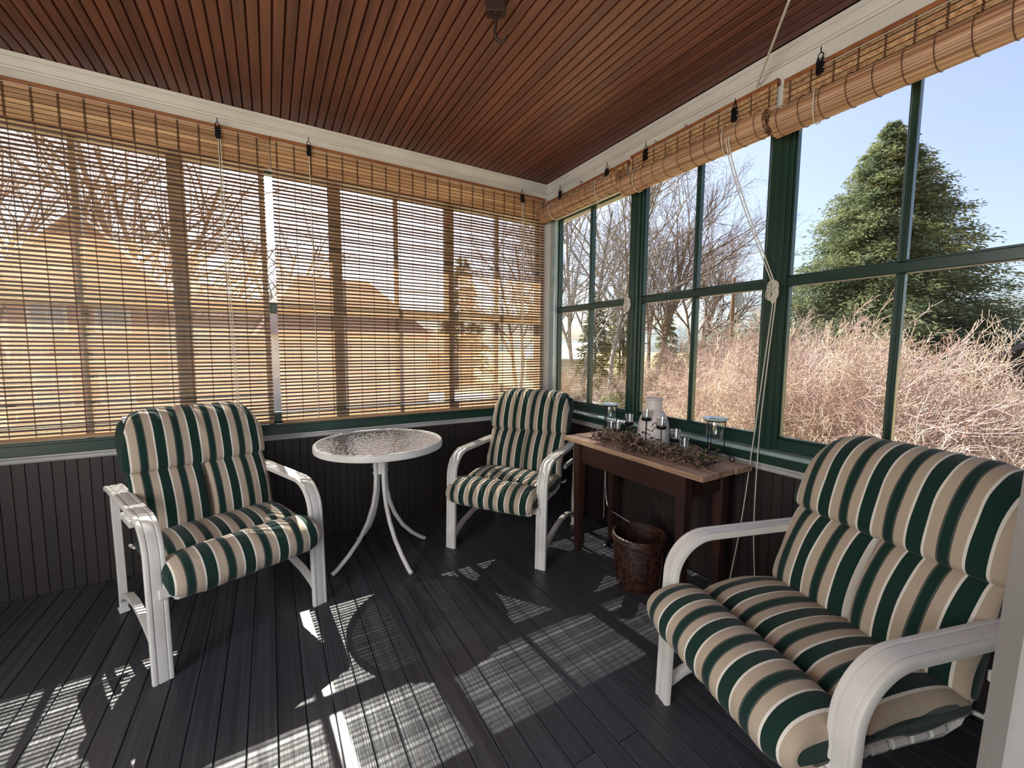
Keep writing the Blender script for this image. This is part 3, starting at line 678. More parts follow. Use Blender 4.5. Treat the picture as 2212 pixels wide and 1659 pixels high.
# milk can vase
t = thing('milk_can_vase', (-.148, -1.325, TZ), 'tall white milk can vase with painted branches, by the window', 'vase')
b = MB(); b.lathe([(.0001,0),(.088,0),(.093,.006),(.092,.05),(.086,.12),(.078,.155),(.064,.185),(.050,.205),(.046,.215),(.045,.262),(.050,.268),(.049,.274),(.043,.270),(.041,.215),(.060,.18),(.082,.12),(.088,.01),(.0001,.01)], n=44); b.build('body', m_vase, t, True)
rs = random.Random(5)
b = MB()
for k in range(7):
    a = math.radians(rs.uniform(190, 270)); z = rs.uniform(.06,.12); pts = []; rr = lambda z: .0935-(max(0, z-.05))*.09
    for i in range(7):
        pts.append((math.cos(a)*rr(z), math.sin(a)*rr(z), z)); a += rs.uniform(-.02,.14); z += rs.uniform(-.006,.010)
    b.tube(pts, .0020, 4)
    for p in pts[2::2]: b.ico(p, .0045, 1)
b.build('painted_branches', m_paint, t)

# hanging glass bowls in black wire stands
def bowl_stand(x, y, zr, r, label, scroll):
    t = thing('hanging_bowl_candle_holder', (x, y, TZ), label, 'candle holder', 'glass bowls in wire stands'); h = zr-TZ
    b1 = MB(); b1.lathe([(r*.50,h-.004),(r*.60,h+.001),(r*1.02,h+.004),(r*1.04,h+.008),(r*1.0,h+.010),(r*.6,h+.006),(r*.48,h+.003)], n=40, closed=True); g = MB()
    g.lathe([(r*.66,h-.002),(r*.70,h-.03),(r*.71,h-.06),(r*.66,h-.088),(r*.5,h-.104),(r*.25,h-.110),(.0001,h-.111)], n=36)
    g.build('bowl', m_bowl, t, True); b1.build('bowl_rim', m_rim, t, True)
    b2 = MB(); b2.tube([(r*.80*math.cos(a), r*.80*math.sin(a), h-.004) for a in np.linspace(0, 2*PI, 30)[:-1]], .0026, 6, closed=True); b2.build('top_ring', m_fitting, t, True)
    b2 = MB(); b2.tube([(r*.80*math.cos(a), r*.80*math.sin(a), .038) for a in np.linspace(0, 2*PI, 30)[:-1]], .0026, 6, closed=True); b2.build('base_ring', m_fitting, t, True)
    for a in scroll:
        ca, sa = math.cos(a), math.sin(a); b3 = MB()
        pts = [(r*.8*ca, r*.8*sa, h-.004),(r*.8*ca, r*.8*sa, .038),(r*.95*ca, r*.95*sa, .034),(r*1.25*ca, r*1.25*sa, .026)]
        for q in np.linspace(PI*.5, -PI*1.35, 12): rr = r*1.25+.013+.0125*math.cos(q); pts.append((rr*ca, rr*sa, .0135+.0125*math.sin(q)))
        b3.tube(pts, .0026, 6); b3.build('leg', m_fitting, t, True)
    return t
bowl_stand(-.125, -1.700, .922, .061, 'aqua glass bowl in a black wire stand at the right end of the side table', [math.radians(q) for q in (-78, 175, 52)])
bowl_stand(-.140, -.955, .908, .057, 'aqua glass bowl in a black wire stand at the left end of the side table', [math.radians(q) for q in (-60, 190, 70)])

# candle tree and its glass cups
t = thing('votive_stand', (-.24, -1.37, TZ), 'black metal candle stand with round cups at different heights rising from the garland', 'candle stand')
cups = [(-1.125,.784,'left of the milk can, low in the garland'),(-1.223,.843,'left of the milk can, on a tall stem'),(-1.352,.888,'highest one, in front of the milk can neck'),(-1.460,.858,'in front of the right side of the milk can'),(-1.553,.808,'just right of the milk can')]
b = MB(); b.tube([(0, y+1.37, .010) for y in (-1.07,-1.2,-1.35,-1.5,-1.62)], .004, 6); b.box(-.04,.04,.17,.18,.0,.006); b.box(-.04,.04,-.20,-.19,.0,.006); b.build('base_bar', m_fitting, t)
for y, z, l in cups:
    h = z-TZ-.006; b = MB(); b.tube([(0, y+1.37, .010),(0, y+1.37, h-.006)], .0028, 6); b.build('stem', m_fitting, t, True)
    b = MB(); b.lathe([(.0001,h-.008),(.024,h-.008),(.0265,h-.004),(.0265,h+.008),(.024,h+.008),(.0235,h-.003),(.0001,h-.003)], -.0, y+1.37, 24); b.build('cup_holder', m_fitting, t, True)
def cup(x, y, z, where, s=1):
    o = MB(); o.lathe([(.0001,0),(.0185,0),(.0215,.004),(.0235,.02),(.0270,.056),(.0255,.056),(.0220,.02),(.0195,.008),(.0001,.006)], n=28)
    q = o.build('votive_glass', m_cup, None, True); q.location = (x, y, z); tag(q, 'clear votive glass '+where, 'glass', 'clear votive glasses on the side table')
for y, z, l in cups: cup(-.24, y, z-.0025-.006, l)
cup(-.262, -1.622, TZ+.045, 'upper one of the two nested in the right of the garland')
cup(-.285, -1.650, TZ+.006, 'lowest one, standing nearest the table edge')
cup(-.225, -1.052, TZ+.043, 'furthest left, behind the garland')
for y, z, x in ((-1.622, TZ+.0, -.262), (-1.052, TZ+.0, -.225)):
    o = MB(); o.lathe([(.0001,0),(.022,0),(.024,.004),(.014,.010),(.014,.030),(.024,.036),(.024,.0425),(.0001,.0425)], x, y, 20)
    tag(o.build('glass_riser', m_fitting, None, True), 'black riser under a votive glass at the %s of the garland' % ('right' if y < -1.5 else 'left'), 'stand')
o = MB(); o.lathe([(.0001,0),(.019,0),(.019,.012),(.0001,.013)], -.315, -1.385, 20); q = o.build('tealight', m_wax, None, True); q.location.z = TZ+.012
tag(q, 'small white tealight lying in the middle of the dried garland', 'candle')

# dried garland
t = thing('dried_garland', (-.31, -1.40, TZ), 'dark dried garland of twigs and seed pods lying along the side table', 'garland')
rs = random.Random(9)
tw = MB(); pods = MB(); pet = MB(); lv = MB()
def gy(s): return -1.03 + s*(-.76)
for i in range(1050):
    s = rs.random(); y = gy(s); wd = .062+.03*math.sin(s*PI*3)**2 + (.03 if s > .78 else 0); x = -.31 + rs.gauss(0, wd*.5) + .03*math.sin(s*9)
    x = max(-.435, min(-.16, x)); z = TZ+.004+abs(rs.gauss(0, .024))
    a = rs.uniform(0, 2*PI); L = rs.uniform(.02,.06); p = Vector((x, y, z)); d = Vector((math.cos(a), math.sin(a), rs.uniform(-.1,.7)))
    if i < 640:
        pts = [p]; 
        for k in range(4): pts.append(pts[-1]+d*L/4); d += Vector((rs.uniform(-.5,.5), rs.uniform(-.5,.5), rs.uniform(-.5,.3)))
        pts = [Vector((min(-.115,max(-.445,q.x)), q.y, max(TZ+.003, q.z))) for q in pts]
        tw.tube(pts, rs.uniform(.0009,.0020), 4); e = pts[-1]
        if i % 2: pods.ico(e, rs.uniform(.004,.0085), 1)
        else:
            for k in range(4):
                b_ = Vector((rs.uniform(-1,1), rs.uniform(-1,1), rs.uniform(-.2,1))).normalized()*.010; c_ = Vector((rs.uniform(-1,1), rs.uniform(-1,1), rs.uniform(-1,1))).normalized()*.004
                pet.add([e, e+b_*.5+c_, e+b_, e+b_*.5-c_], [(0,1,2,3)])
    else: pods.ico(p, rs.uniform(.004,.009), 1)
for i in range(26):
    s = rs.choice([rs.random(), rs.uniform(.86,1)]); p = Vector((-.28+rs.gauss(0,.04), gy(s), TZ+.03+rs.random()*.03)); a = rs.uniform(0,6.28); d = Vector((math.cos(a), math.sin(a), rs.uniform(-.4,.7)))*.035; c_ = Vector((-math.sin(a), math.cos(a), .3))*.009
    p.x = max(-.4, min(-.2, p.x)); lv.add([p, p+d*.5+c_, p+d, p+d*.5-c_], [(0,1,2,3)])
for nm, q, m in (('twigs', tw, m_twig), ('seed_pods', pods, m_pod), ('dried_petals', pet, m_petal), ('leaves', lv, m_leaf)):
    o = q.build(nm, m, t, nm in ('twigs', 'seed_pods'), fixn=False); o['kind'] = 'stuff'; o.matrix_parent_inverse = Matrix.Translation((.31, 1.40, -TZ))
o = MB(); o.tube([(-.43,-1.66,TZ+.012),(-.38,-1.67,TZ+.018),(-.32,-1.665,TZ+.03),(-.27,-1.66,TZ+.05)], [.004,.005,.006,.005], 6); q = o.build('stalk', m_twig, t, True); q.matrix_parent_inverse = Matrix.Translation((.31, 1.40, -TZ))

# ------------------------------------------------------------------ outdoors
GZ = -2.6
def omat(name, c, c2=None, sc=1.0, rough=.9, bump=0, transl=0):
    return mat(name, c, rough, var=c2, vscale=(sc,sc,sc), vfac=(.38,.62), spec=.1, transl=transl)
m_grass = omat('dry_straw_grass', (.44,.34,.19), (.30,.23,.12), .6)
m_road = omat('pale_asphalt', (.42,.41,.42), (.36,.35,.36), .8)
m_bark = omat('grey_bark', (.26,.24,.22), (.18,.16,.145), 3)
m_bark2 = omat('brown_bark', (.22,.17,.15), (.15,.11,.09), 3)
m_shrub = omat('tan_shrub_twigs', (.50,.41,.33), (.36,.27,.22), 1.2)
m_shrub2 = omat('pink_shrub_twigs', (.47,.34,.31), (.32,.22,.20), 1.2)
m_shrub3 = omat('pale_shrub_branches', (.50,.43,.37), (.40,.32,.27), 1.2)
m_conif = omat('conifer_needles', (.19,.21,.10), (.085,.115,.07), .9, transl=.35)
m_conif2 = omat('yellow_green_foliage', (.17,.17,.07), (.09,.10,.045), 1.2, transl=.35)
m_hedge = omat('dry_brown_foliage', (.26,.185,.10), (.16,.12,.06), 1.2, transl=.2)
b = MB(); b.box(-400, 600, -300, 600, GZ-.5, GZ); struct(b.build('ground', m_grass), 'dry straw coloured lawn and yards outside')

def mesh_np(name, V, F4, m):
    me = bpy.data.meshes.new(name); nv = len(V); nf = len(F4); k = F4.shape[1]
    me.vertices.add(nv); me.vertices.foreach_set('co', V.astype(np.float32).ravel())
    me.loops.add(nf*k); me.loops.foreach_set('vertex_index', F4.astype(np.int32).ravel())
    me.polygons.add(nf); me.polygons.foreach_set('loop_start', np.arange(0, nf*k, k, dtype=np.int32))
    me.update(calc_edges=True); me.materials.append(m); me.validate(); return me
def segs_mesh(name, S, m, n=3):
    "S: rows of p0(3) p1(3) r0 r1"
    S = np.array(S); p0, p1, r0, r1 = S[:, :3], S[:, 3:6], S[:, 6], S[:, 7]
    d = p1-p0; d /= np.linalg.norm(d, axis=1, keepdims=True)+1e-9
    a = np.cross(d, [0.3, .2, 1.0]); a /= np.linalg.norm(a, axis=1, keepdims=True)+1e-9; c = np.cross(d, a)
    V = np.zeros((len(S), 2*n, 3))
    for k in range(n):
        t = 2*PI*k/n; o = a*math.cos(t)+c*math.sin(t); V[:, k] = p0+o*r0[:, None]; V[:, n+k] = p1+o*r1[:, None]
    F = np.array([[k, (k+1) % n, n+(k+1) % n, n+k] for k in range(n)])
    F = (F[None]+(np.arange(len(S))*2*n)[:, None, None]).reshape(-1, 4)
    return mesh_np(name, V.reshape(-1, 3), F, m)
def branch(S, p, d, L, r, lev, maxlev, rs, kids, up, wig, rmin):
    n = 5 if lev < 2 else (4 if lev < 3 else 3); q = np.array(p, float); d = np.array(d, float); d /= np.linalg.norm(d); pts = [(q, d, r)]
    for i in range(n):
        d = d+rs.normal(0, wig, 3); d[2] += up; d /= np.linalg.norm(d); q2 = q+d*L/n; r2 = max(rmin, r*(1-.62*(i+1)/n)) ; S.append((*q, *q2, max(rmin, r*(1-.62*i/n)), r2)); q = q2; pts.append((q, d, r2))
    if lev >= maxlev: return
    nk = kids[lev]
    for k in range(nk):
        u = (.25 if lev == 0 else .15)+(.85 if lev else .75)*(k+rs.random())/nk; u = min(.999, u); i = min(n-1, int(u*n)); a, dd, rr = pts[i]; c = pts[i+1][0]; f = u*n-i; pos = a*(1-f)+c*f
        ax = rs.normal(0, 1, 3); ax -= ax@dd*dd; ax /= np.linalg.norm(ax)+1e-9; sp = rs.uniform(.45, .95)
        nd = dd*math.cos(sp)+ax*math.sin(sp)
        branch(S, pos, nd, L*rs.uniform(.42,.66)*(1.1-.4*u), max(rmin, rr*.6), lev+1, maxlev, rs, kids, up, wig, rmin)
def bare_tree(seed, H, r, m, kids=(11,6,5,4), up=.10, wig=.10, rmin=.006, stems=1, lean=0):
    rs = np.random.RandomState(seed); S = []
    for s in range(stems):
        a = rs.uniform(0, 6.28); d = (math.cos(a)*(.18 if stems > 1 else .03)+lean, math.sin(a)*(.18 if stems > 1 else .03), 1)
        branch(S, (math.cos(a)*.15*(stems > 1), math.sin(a)*.15*(stems > 1), 0), d, H*rs.uniform(.8,.95), r, 0, 4, rs, kids, up*.5, wig*.6, rmin)
    return segs_mesh('branches', S, m)
def shrub_mesh(seed, H, m, stems=12, kids=(8,5,4), spread=.8, rmin=.006, r=.03, up=.03):
    rs = np.random.RandomState(seed); S = []
    for s in range(stems):
        a = rs.uniform(0, 6.28); q = rs.uniform(.05, 1)*spread
        branch(S, (math.cos(a)*.25*rs.random(), math.sin(a)*.25*rs.random(), 0), (math.cos(a)*q, math.sin(a)*q, 1), H*rs.uniform(.7,1.05), r, 0, 3, rs, kids, up, .16, rmin)
    return segs_mesh('branches', S, m)
def place(me, name, px, base_depth, sc, label, cat, group, rz=0, z=GZ):
    p = at(px, 760, base_depth); o = link(name, me, None, (p.x, p.y, z)); o.rotation_euler.z = rz; o.scale = (sc, sc, sc); return tag(o, label, cat, group)
t1 = bare_tree(1, 17, .20, m_bark, kids=(14,6,5,3), rmin=.0055); t2 = bare_tree(2, 15, .17, m_bark, kids=(13,6,5,3), stems=2, rmin=.0055)
t3 = bare_tree(3, 15, .22, m_bark2, kids=(10,8,6,3), up=.07, wig=.13, stems=3, rmin=.0058)
t4b = bare_tree(6, 12, .17, m_bark2, kids=(8,4,4,2), up=.04, wig=.12, stems=3, rmin=.006)
t4 = bare_tree(4, 12, .16, m_bark2, kids=(9,6,5,3), up=.05, wig=.15, stems=2, rmin=.0058)
tg = 'bare trees outside'
place(t2, 'bare_tree', 1243, 30, 1.05, 'tall twin trunked bare tree seen through the corner window, left pane', 'tree', tg, 1.2)
place(t1, 'bare_tree', 1318, 29, 1.02, 'bare tree seen through the right pane of the corner window', 'tree', tg, 2.5)
place(t3, 'bare_tree', 1415, 38, 1.05, 'wide bare tree seen through the left pane of the middle window', 'tree', tg, .5)
place(t3, 'bare_tree', 1500, 46, 1.05, 'spreading bare tree behind the middle muntin of the clear windows', 'tree', tg, 2.1)
place(t4, 'bare_tree', 1350, 45, 1.25, 'distant bare tree behind the first window post', 'tree', tg, 3.3)
place(t4, 'bare_tree', 1180, 40, 1.3, 'distant bare tree beside the room corner', 'tree', tg, 4.3)
place(t4, 'bare_tree', 1690, 30, .62, 'small bare tree behind the wide right window post', 'tree', tg, 5.0)
place(t4, 'bare_tree', 2180, 22, .50, 'thin bare tree at the far right against the sky', 'tree', tg, 1.0)
# beyond the blinds
place(t4b, 'bare_tree', 300, 30, 1.75, 'large bare tree rising behind the gabled house', 'tree', tg, 1.0)
place(t4b, 'bare_tree', 20, 26, 1.5, 'bare tree behind the far left of the blinds', 'tree', tg, .3)
place(t4b, 'bare_tree', 440, 36, 1.35, 'bare tree beyond the blinds, right of the gabled house', 'tree', tg, .8)
place(t4b, 'bare_tree', 620, 42, 1.35, 'bare tree beyond the gap between the lowered blinds', 'tree', tg, 2.8)
place(t4, 'bare_tree', 1120, 36, 1.2, 'bare tree beyond the corner end of the lowered blind', 'tree', tg, 5.5)

# shrubs: dense tangle close to the windows
s1 = shrub_mesh(21, 4.3, m_shrub, 15, (9,5,4), .75, .0058, .034); s2 = shrub_mesh(22, 4.0, m_shrub2, 14, (9,5,4), .9, .0058, .032); s3 = shrub_mesh(23, 3.6, m_shrub3, 12, (8,5,4), 1.3, .0062, .05, up=.015)
sg = 'bare shrubs outside the clear windows'
spots = [(1760,11,.96,s1,'tan bare shrub below the conifer, left side'),(1880,10,.93,s2,'pinkish bare shrub in front of the conifer trunk'),(2010,11.5,.95,s1,'tan bare shrub below the right side of the conifer'),
 (2120,10,.72,s2,'pinkish bare shrub in front of the dark roofed house'),(2250,9,.72,s3,'arching pale shrub at the right edge, branches sweeping left'),(1950,7.6,.62,s3,'low arching pale shrub nearest the armchair back'),(1810,15,1.05,s3,'bare shrub behind the tan shrub left of the conifer'),
 (1580,12,.80,s1,'tan bare shrub seen low in the right pane of the middle window'),(1640,14,.98,s2,'pinkish bare shrub left of the wide right window post'),(1520,17,.72,s2,'pinkish bare shrub behind the lower middle muntin'),
 (1440,18,.62,s3,'pale bare shrub seen above the milk can vase'),(1385,22,.75,s1,'tan bare shrub behind the first window post'),(1300,23,.55,s3,'pale bare shrub at the foot of the corner window trees'),(1225,26,.6,s1,'tan bare shrub at the lower left of the corner window'),
 (1700,18,1.15,s1,'bare shrub behind the wide right window post'),(2070,17,.85,s2,'pinkish bare shrub in the distance, left of the dark house'),(1560,24,1.1,s1,'distant bare shrub under the utility pole'),(1475,27,.95,s2,'distant bare shrub behind the lower left middle pane')]
for i, (px, dp, sc, me, l) in enumerate(spots): place(me, 'bare_shrub', px, dp, sc, l, 'shrub', sg, i*1.7)

# leafy masses made of small blades
def blades(name, P, D, L, Wd, m, seed):
    rs = np.random.RandomState(seed); n = len(P); D = D/(np.linalg.norm(D, axis=1, keepdims=True)+1e-9)
    a = np.cross(D, rs.normal(0, 1, (n, 3))); a /= np.linalg.norm(a, axis=1, keepdims=True)+1e-9
    L = L*rs.uniform(.6, 1.2, (n, 1)); Wd = Wd*rs.uniform(.6, 1.3, (n, 1))
    V = np.stack([P, P+D*L*.45+a*Wd, P+D*L, P+D*L*.45-a*Wd], 1).reshape(-1, 3)
    return mesh_np(name, V, np.arange(4*n).reshape(-1, 4), m)
def conifer(seed, H, R, m, nb=420, ns=80, droop=.35, bl=(.34,.055)):
    rs = np.random.RandomState(seed); P = []; D = []
    for i in range(nb):
        u = (i+rs.random())/nb; u = u**.85; h = H*(.04+.95*u); L = R*(1-u)**.85*rs.choice([.62,.8,.9,1.0,1.16])*rs.uniform(.92,1.06)+.15; a = rs.uniform(0, 2*PI); n = max(6, int(ns*L/R)+6)
        t = rs.uniform(.15, 1, n)**.7; c = np.array([math.cos(a), math.sin(a), 0]); s = np.array([-c[1], c[0], 0])
        q = c[None]*(t*L)[:, None]; q[:, 2] = h+.20*t*L-droop*L*t**2; side = rs.normal(0, 1, n)*.16*L*(1.15-t)
        P.append(q+s[None]*side[:, None]+rs.normal(0, .05*L+.02, (n, 3))*[1,1,.6]); D.append(c[None]*.8+s[None]*np.sign(side)[:, None]*.8+np.array([0,0,-.28])+rs.normal(0, .35, (n, 3)))
    return blades('foliage', np.concatenate(P), np.concatenate(D), *bl, m, seed)
def foliage_blob(seed, n, rx, rz, m, L=.3, Wd=.07):
    rs = np.random.RandomState(seed); q = rs.normal(0, 1, (n, 3)); q /= np.linalg.norm(q, axis=1, keepdims=True); k = rs.uniform(.55, 1.08, (n, 1))*(1+.18*np.sin(q[:, :1]*5+seed)*np.cos(q[:, 2:]*4))
    P = q*k*np.array([rx, rx, rz])+[0, 0, rz*.9]; return blades('foliage', P, q+rs.normal(0, .7, (n, 3)), L, Wd, m, seed)
def trunk(H, r, parent, m):
    bb = MB(); bb.tube([(0,0,0),(.05,0,H*.4),(0,.05,H*.96)], [r, r*.7, .02], 8); return bb.build('trunk', m, parent)
def evergreen(me, px, dp, label, H, sc=1, rz=0, nm='conifer'):
    p = at(px, 760, dp); t = thing(nm, (p.x, p.y, GZ), label, 'tree', 'evergreens outside', rz); link('foliage', me, t); trunk(H, H*.018, t, m_bark2); t.scale = (sc,)*3; return t
cf = conifer(31, 17.2, 7.6, m_conif, nb=1300, ns=330, droop=.26, bl=(.27,.034))
evergreen(cf, 1890, 25, 'tall broad dark green conifer standing against the sky', 17)
cf2 = conifer(32, 9.0, 2.2, m_conif2, nb=200, ns=50)
evergreen(cf2, 1285, 36, 'yellow green conifer behind the bare trees of the corner window', 8.5, 1.0)
evergreen(cf2, 1340, 44, 'yellow green conifer between the corner window trees', 8.5, 1.1, 2)
evergreen(cf2, 1440, 50, 'small green conifer seen low behind the middle window', 8.5, .95, 1)
evergreen(cf2, 1000, 46, 'conifer beyond the lowered blind near the corner', 8.5, 1.55, 3)
fb = foliage_blob(41, 4200, 2.6, 1.9, m_conif2); fb2 = foliage_blob(42, 4200, 3.0, 1.5, m_hedge); fb3 = foliage_blob(43, 5200, 3.2, 2.3, m_conif, L=.35)
def bush(me, px, dp, sc, label, rz=0):
    p = at(px, 760, dp); o = link('evergreen_bush', me, None, (p.x, p.y, GZ)); o.scale = (sc,)*3; o.rotation_euler.z = rz; o.name = 'bush'; return tag(o, label, 'bush', 'leafy bushes outside')
bush(fb, 1600, 30, 1.15, 'yellow green bush in front of the utility pole'); bush(fb, 1660, 34, 1.25, 'yellow green bush beside the wide right window post', 2)
bush(fb3, 1560, 50, 1.4, 'dark bush below the transformer'); bush(fb3, 1765, 42, 1.15, 'dark bush left of the conifer base', 1); bush(fb3, 2060, 36, 1.0, 'dark bush right of the conifer base', 3)
for i, (px, dp, sc, l) in enumerate(((1215,33,.62,'brown hedge bush at the far left of the corner window'),(1255,32,.55,'brown hedge bush by the pale drive'),(1300,34,.6,'brown hedge bush behind the left glass bowl'),(1345,31,.55,'brown hedge bush beside the first window post'),(1410,28,.6,'brown hedge bush left above the milk can'),(1465,28,.6,'brown hedge bush right above the milk can'),(1530,26,.55,'brown hedge bush low in the middle window'),(1600,24,.5,'brown hedge bush low beside the right window post'))):
    bush(fb2, px, dp, sc, l, i)
bush(fb, 1345, 21, .42, 'small fresh green bush behind the left glass bowl', 4)

# pale drive, hills
def ground_poly(name, pts, m, label, z=.02):
    bb = MB(); q = []
    for px, py in pts:
        d = _f+_r*(px-1106)/FPX-_u*(py-829.5)/FPX; tt = (GZ-CAM[2])/d[2]; q.append(CAM+tt*d)
    n_ = len(q); bb.add([(p[0], p[1], GZ+z) for p in q]+[(p[0], p[1], GZ-.1) for p in q], [tuple(range(n_)), tuple(reversed(range(n_, 2*n_)))]+[(k, (k+1) % n_, n_+(k+1) % n_, n_+k) for k in range(n_)])
    o = bb.build(name, m); o['kind'] = 'structure'; o['label'] = label; return o
ground_poly('driveway', [(1120,842),(1400,858),(1460,878),(1400,895),(1200,885),(1080,880)], m_road, 'pale grey driveway beyond the corner window')
ground_poly('street', [(-200,838),(1050,850),(1050,888),(-200,880)], m_road, 'pale street beyond the lowered blinds')
m_hill = omat('distant_wooded_hill', (.12,.14,.15), (.09,.11,.115), .02)
bb = MB(); rs = random.Random(3); vs = []; N = 60
for i in range(N+1):
    a = math.radians(95-i*2.6); R0 = 520; h = 22+9*math.sin(i*.35)+5*math.sin(i*.9+1)+rs.uniform(-1.5,1.5)
    if a < .35: h += 14
    vs += [(R0*math.cos(a), R0*math.sin(a), GZ-2), ((R0+130)*math.cos(a), (R0+130)*math.sin(a), GZ+h), ((R0+300)*math.cos(a), (R0+300)*math.sin(a), GZ-2)]
fs = []
for i in range(N): fs += [(3*i, 3*i+3, 3*i+4, 3*i+1), (3*i+1, 3*i+4, 3*i+5, 3*i+2)]
bb.add(vs, fs); struct(bb.build('hills', m_hill, None, True), 'low wooded hills on the horizon')

# houses
m_hglass = mat('house_window_glass', (.25,.30,.34), .15, spec=.8)
def house(px, dp, wdt, dep, hw, roofh, mw, mr, label, rz, gable=True, wins=((.2,1.0),(.7,1.0)), mt=None, chim=False):
    p = at(px, 760, dp); t = thing('house', (p.x, p.y, GZ), label, 'house', 'houses outside', rz); mt = mt or m_white
    bb = MB(); bb.box(-wdt/2, wdt/2, -dep/2, dep/2, 0, hw)
    if gable: bb.add([(-wdt/2,-dep/2,hw),(wdt/2,-dep/2,hw),(0,-dep/2,hw+roofh),(-wdt/2,dep/2,hw),(wdt/2,dep/2,hw),(0,dep/2,hw+roofh)], [(0,1,2),(5,4,3),(0,2,5,3),(2,1,4,5)])
    bb.build('walls', mw, t)
    if gable:
        for s in (-1, 1):
            bb = MB(); k = 1.06; bb.add([(s*wdt/2*k,-dep/2-.4,hw-roofh*.06),(0,-dep/2-.4,hw+roofh+.05),(0,dep/2+.4,hw+roofh+.05),(s*wdt/2*k,dep/2+.4,hw-roofh*.06),
                            (s*wdt/2*k,-dep/2-.4,hw-roofh*.06+.2),(0,-dep/2-.4,hw+roofh+.25),(0,dep/2+.4,hw+roofh+.25),(s*wdt/2*k,dep/2+.4,hw-roofh*.06+.2)], [(0,1,2,3),(4,7,6,5),(0,4,5,1),(3,2,6,7),(0,3,7,4)]); bb.build('roof', mr, t)
    else:
        bb = MB(); o = .4; bb.add([(-wdt/2-o,-dep/2-o,hw),(wdt/2+o,-dep/2-o,hw),(wdt/2+o,dep/2+o,hw),(-wdt/2-o,dep/2+o,hw),(-wdt/2+dep*.35,0,hw+roofh),(wdt/2-dep*.35,0,hw+roofh)], [(3,2,1,0),(0,1,5,4),(1,2,5),(2,3,4,5),(3,0,4)]); bb.build('roof', mr, t)
    for u, z in wins:
        x = -wdt/2+wdt*u; bb = MB(); bb.box(x-.62, x+.62, -dep/2-.08, -dep/2+.02, z, z+1.6); wn = bb.build('window', mt, t)
        bb = MB(); bb.box(x-.48, x-.03, -dep/2-.10, -dep/2-.07, z+.12, z+1.48); bb.box(x+.03, x+.48, -dep/2-.10, -dep/2-.07, z+.12, z+1.48); bb.build('pane', m_hglass, wn)
    if chim: bb = MB(); bb.box(wdt*.18, wdt*.18+.9, -.4, .4, hw, hw+roofh+1.0); bb.box(wdt*.18-.08, wdt*.18+.98, -.5, .5, hw+roofh+1.0, hw+roofh+1.15); bb.build('chimney', m_hbrick, t)
    return t
m_hbrown = omat('brown_shingle', (.42,.29,.24), (.34,.22,.18), 2); m_hroof = omat('brown_roof_shingle', (.33,.22,.18), (.26,.17,.14), 2); m_hpale = omat('pale_siding', (.68,.62,.57), (.58,.52,.47), 1)
m_hdark = omat('dark_siding', (.035,.034,.038), (.03,.028,.03), 1); m_hdroof = omat('dark_violet_roof', (.10,.09,.11), (.08,.07,.09), 2); m_hgrey = omat('grey_house_paint', (.42,.44,.46), (.38,.40,.42), 1); m_hbrick = omat('chimney_brick', (.16,.11,.10), (.12,.08,.07), 2)
A = math.radians
house(232, 21, 4.6, 6, 6.9, 2.6, m_hbrown, m_hroof, 'tall brown gabled house beyond the left blind', A(2), True, ((.25,4.4),(.7,4.4),(.25,1.2),(.7,1.2)), chim=False)
house(440, 27, 6.5, 8, 5.6, 2.4, m_hpale, m_hroof, 'pale house beyond the left blind, right of the gabled house', A(14), False, ((.3,3.2),(.7,3.2),(.5,.9)))
house(728, 30, 10.5, 8, 4.6, 4.2, m_hpale, m_hroof, 'long house with brown hip roof beyond the corner blind', A(10), False, ((.15,2.6),(.42,2.6),(.72,2.6),(.3,.6),(.6,.6)))
house(60, 30, 7, 7, 4.4, 3, m_hpale, m_hroof, 'pale house beyond the far left of the blinds', A(-5), False, ((.3,1.5),(.7,1.5)))
house(900, 44, 9, 8, 3.4, 2.6, m_hbrown, m_hroof, 'low brown house beyond the corner blind', A(18), False, ((.3,1.0),(.7,1.0)))
house(1212, 52, 6, 8, 2.6, 1.8, m_hgrey, m_hgrey, 'small grey house at the far left of the corner window', A(50), True, ((.5,.8),))
house(2330, 17, 8, 7, 2.5, 2.4, m_hdark, m_hdroof, 'dark house with purple grey roof at the far right', A(-80), True, ((.3,.8),), chim=False)
p = at(2122, 760, 30); t = thing('chimney_stack', (p.x, p.y, GZ), 'dark brick chimney stack with open cap rising beyond the shrubs', 'chimney')
b = MB(); b.box(-.35,.35,-.35,.35,0,6.3); b.build('shaft', m_hbrick, t); b = MB(); b.box(-.45,.45,-.45,.45,6.3,6.45); b.box(-.42,-.34,-.42,.42,6.45,6.8); b.box(.34,.42,-.42,.42,6.45,6.8); b.box(-.45,.45,-.45,.45,6.8,6.9); b.build('cap', m_hdark, t)
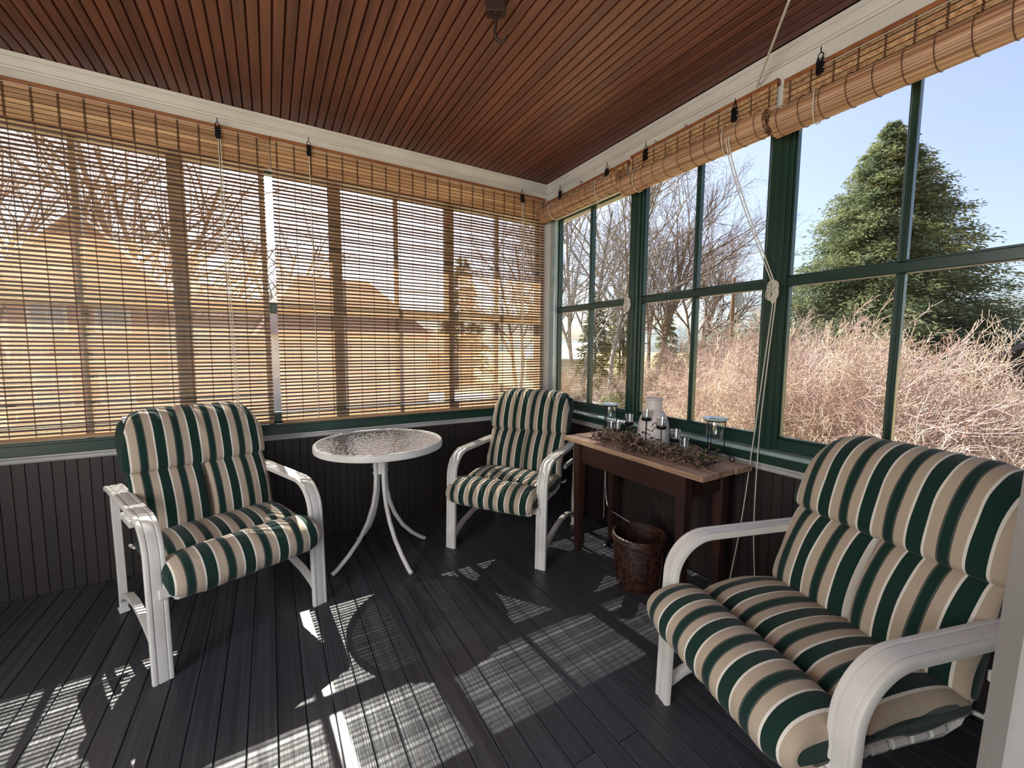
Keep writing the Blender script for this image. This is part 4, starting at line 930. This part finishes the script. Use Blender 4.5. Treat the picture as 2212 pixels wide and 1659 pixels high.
# utility pole with transformer and wires
p = at(1578, 760, 38); t = thing('utility_pole', (p.x, p.y, GZ), 'brown utility pole with grey transformer seen in the middle window', 'pole')
m_pole = omat('pole_wood', (.30,.19,.11), (.22,.14,.08), 3); m_trans = mat('grey_transformer', (.45,.47,.50), .5)
b = MB(); b.tube([(0,0,0),(0,0,10.4)], [.20,.15], 10); b.build('post', m_pole, t); b = MB(); b.tube([(.35,-.35,7.7),(.35,-.35,9.0)], .30, 14); b.build('transformer', m_trans, t)
b = MB(); b.box(-.05,.3,-.3,.05,7.9,8.05); b.box(-.05,.3,-.3,.05,8.6,8.75); b.build('bracket', m_trans, t)
b = MB(); b.tube([(.1,0,9.4),(.1,0,9.8)], .07, 8); b.build('insulator', m_trans, t)
e = at(2500, 540, 30); a0 = Vector((p.x, p.y, GZ+10.0)); pts = [a0.lerp(e, k/12)-Vector((0,0,.5*math.sin(PI*k/12))) for k in range(13)]
m_wire = mat('wire', (.03,.03,.03), .6); b = MB(); b.tube(pts, .018, 4); tag(b.build('power_line', m_wire), 'thin power line running right from the top of the utility pole', 'wire')
for (q0, q1), l in ((((1380,725,30),(2400,745,22)), 'lower pale service wire crossing the shrubs'), (((1700,692,26),(2400,690,24)), 'upper pale service wire crossing in front of the chimney')):
    a_, b_ = at(*q0), at(*q1); bb = MB(); bb.tube([a_.lerp(b_, k/12)-Vector((0,0,.15*math.sin(PI*k/12))) for k in range(13)], .010, 4); tag(bb.build('service_wire', m_wirecord), l, 'wire')
# garden sign box
p = at(2055, 835, 16); t = thing('feeder_box', (p.x, p.y, GZ), 'small straw coloured box on a post among the shrubs', 'box')
b = MB(); b.box(-.28,.28,-.12,.12,2.55-.25,2.55+.1); b.build('box', m_pole, t); b = MB(); b.tube([(0,0,0),(0,0,2.3)], .04, 6); b.build('post', m_pole, t); t.rotation_euler.z = -.9
for o_ in t.children:
    if o_.name.startswith('box'): o_.data.materials[0] = omat('pale_box_wood', (.55,.45,.30), (.5,.4,.26), 3)
# low wire fence
m_fence = mat('dark_wire_fence', (.02,.025,.022), .6)
def ground_at(px, py):
    d = _f+_r*(px-1106)/FPX-_u*(py-829.5)/FPX; return Vector(CAM+d*(GZ-CAM[2])/d[2])
g0 = ground_at(1900, 965); g1 = ground_at(2330, 1035); t = thing('wire_fence', g0, 'low dark wire fence crossing the dry lawn behind the armchair', 'fence'); D = g1-g0
b = MB(); b.tube([(0,0,0),(0,0,.75)], .022, 6); pm = b.mesh('fence_post', m_fence)
for k in range(9): link('fence_post', pm, t, D*k/8)
b = MB(); dn = D.normalized()
for k in range(5): b.tube([Vector((0,0,.12+.13*k)), D+Vector((0,0,.12+.13*k))], .005, 3, cap=False)
nn = int(D.length/.12)
for k in range(nn): q = D*k/nn; b.tube([q, q+Vector((0,0,.68))], .004, 3, cap=False)
o = b.build('wire_mesh', m_fence, t, fixn=False); o['kind'] = 'stuff'
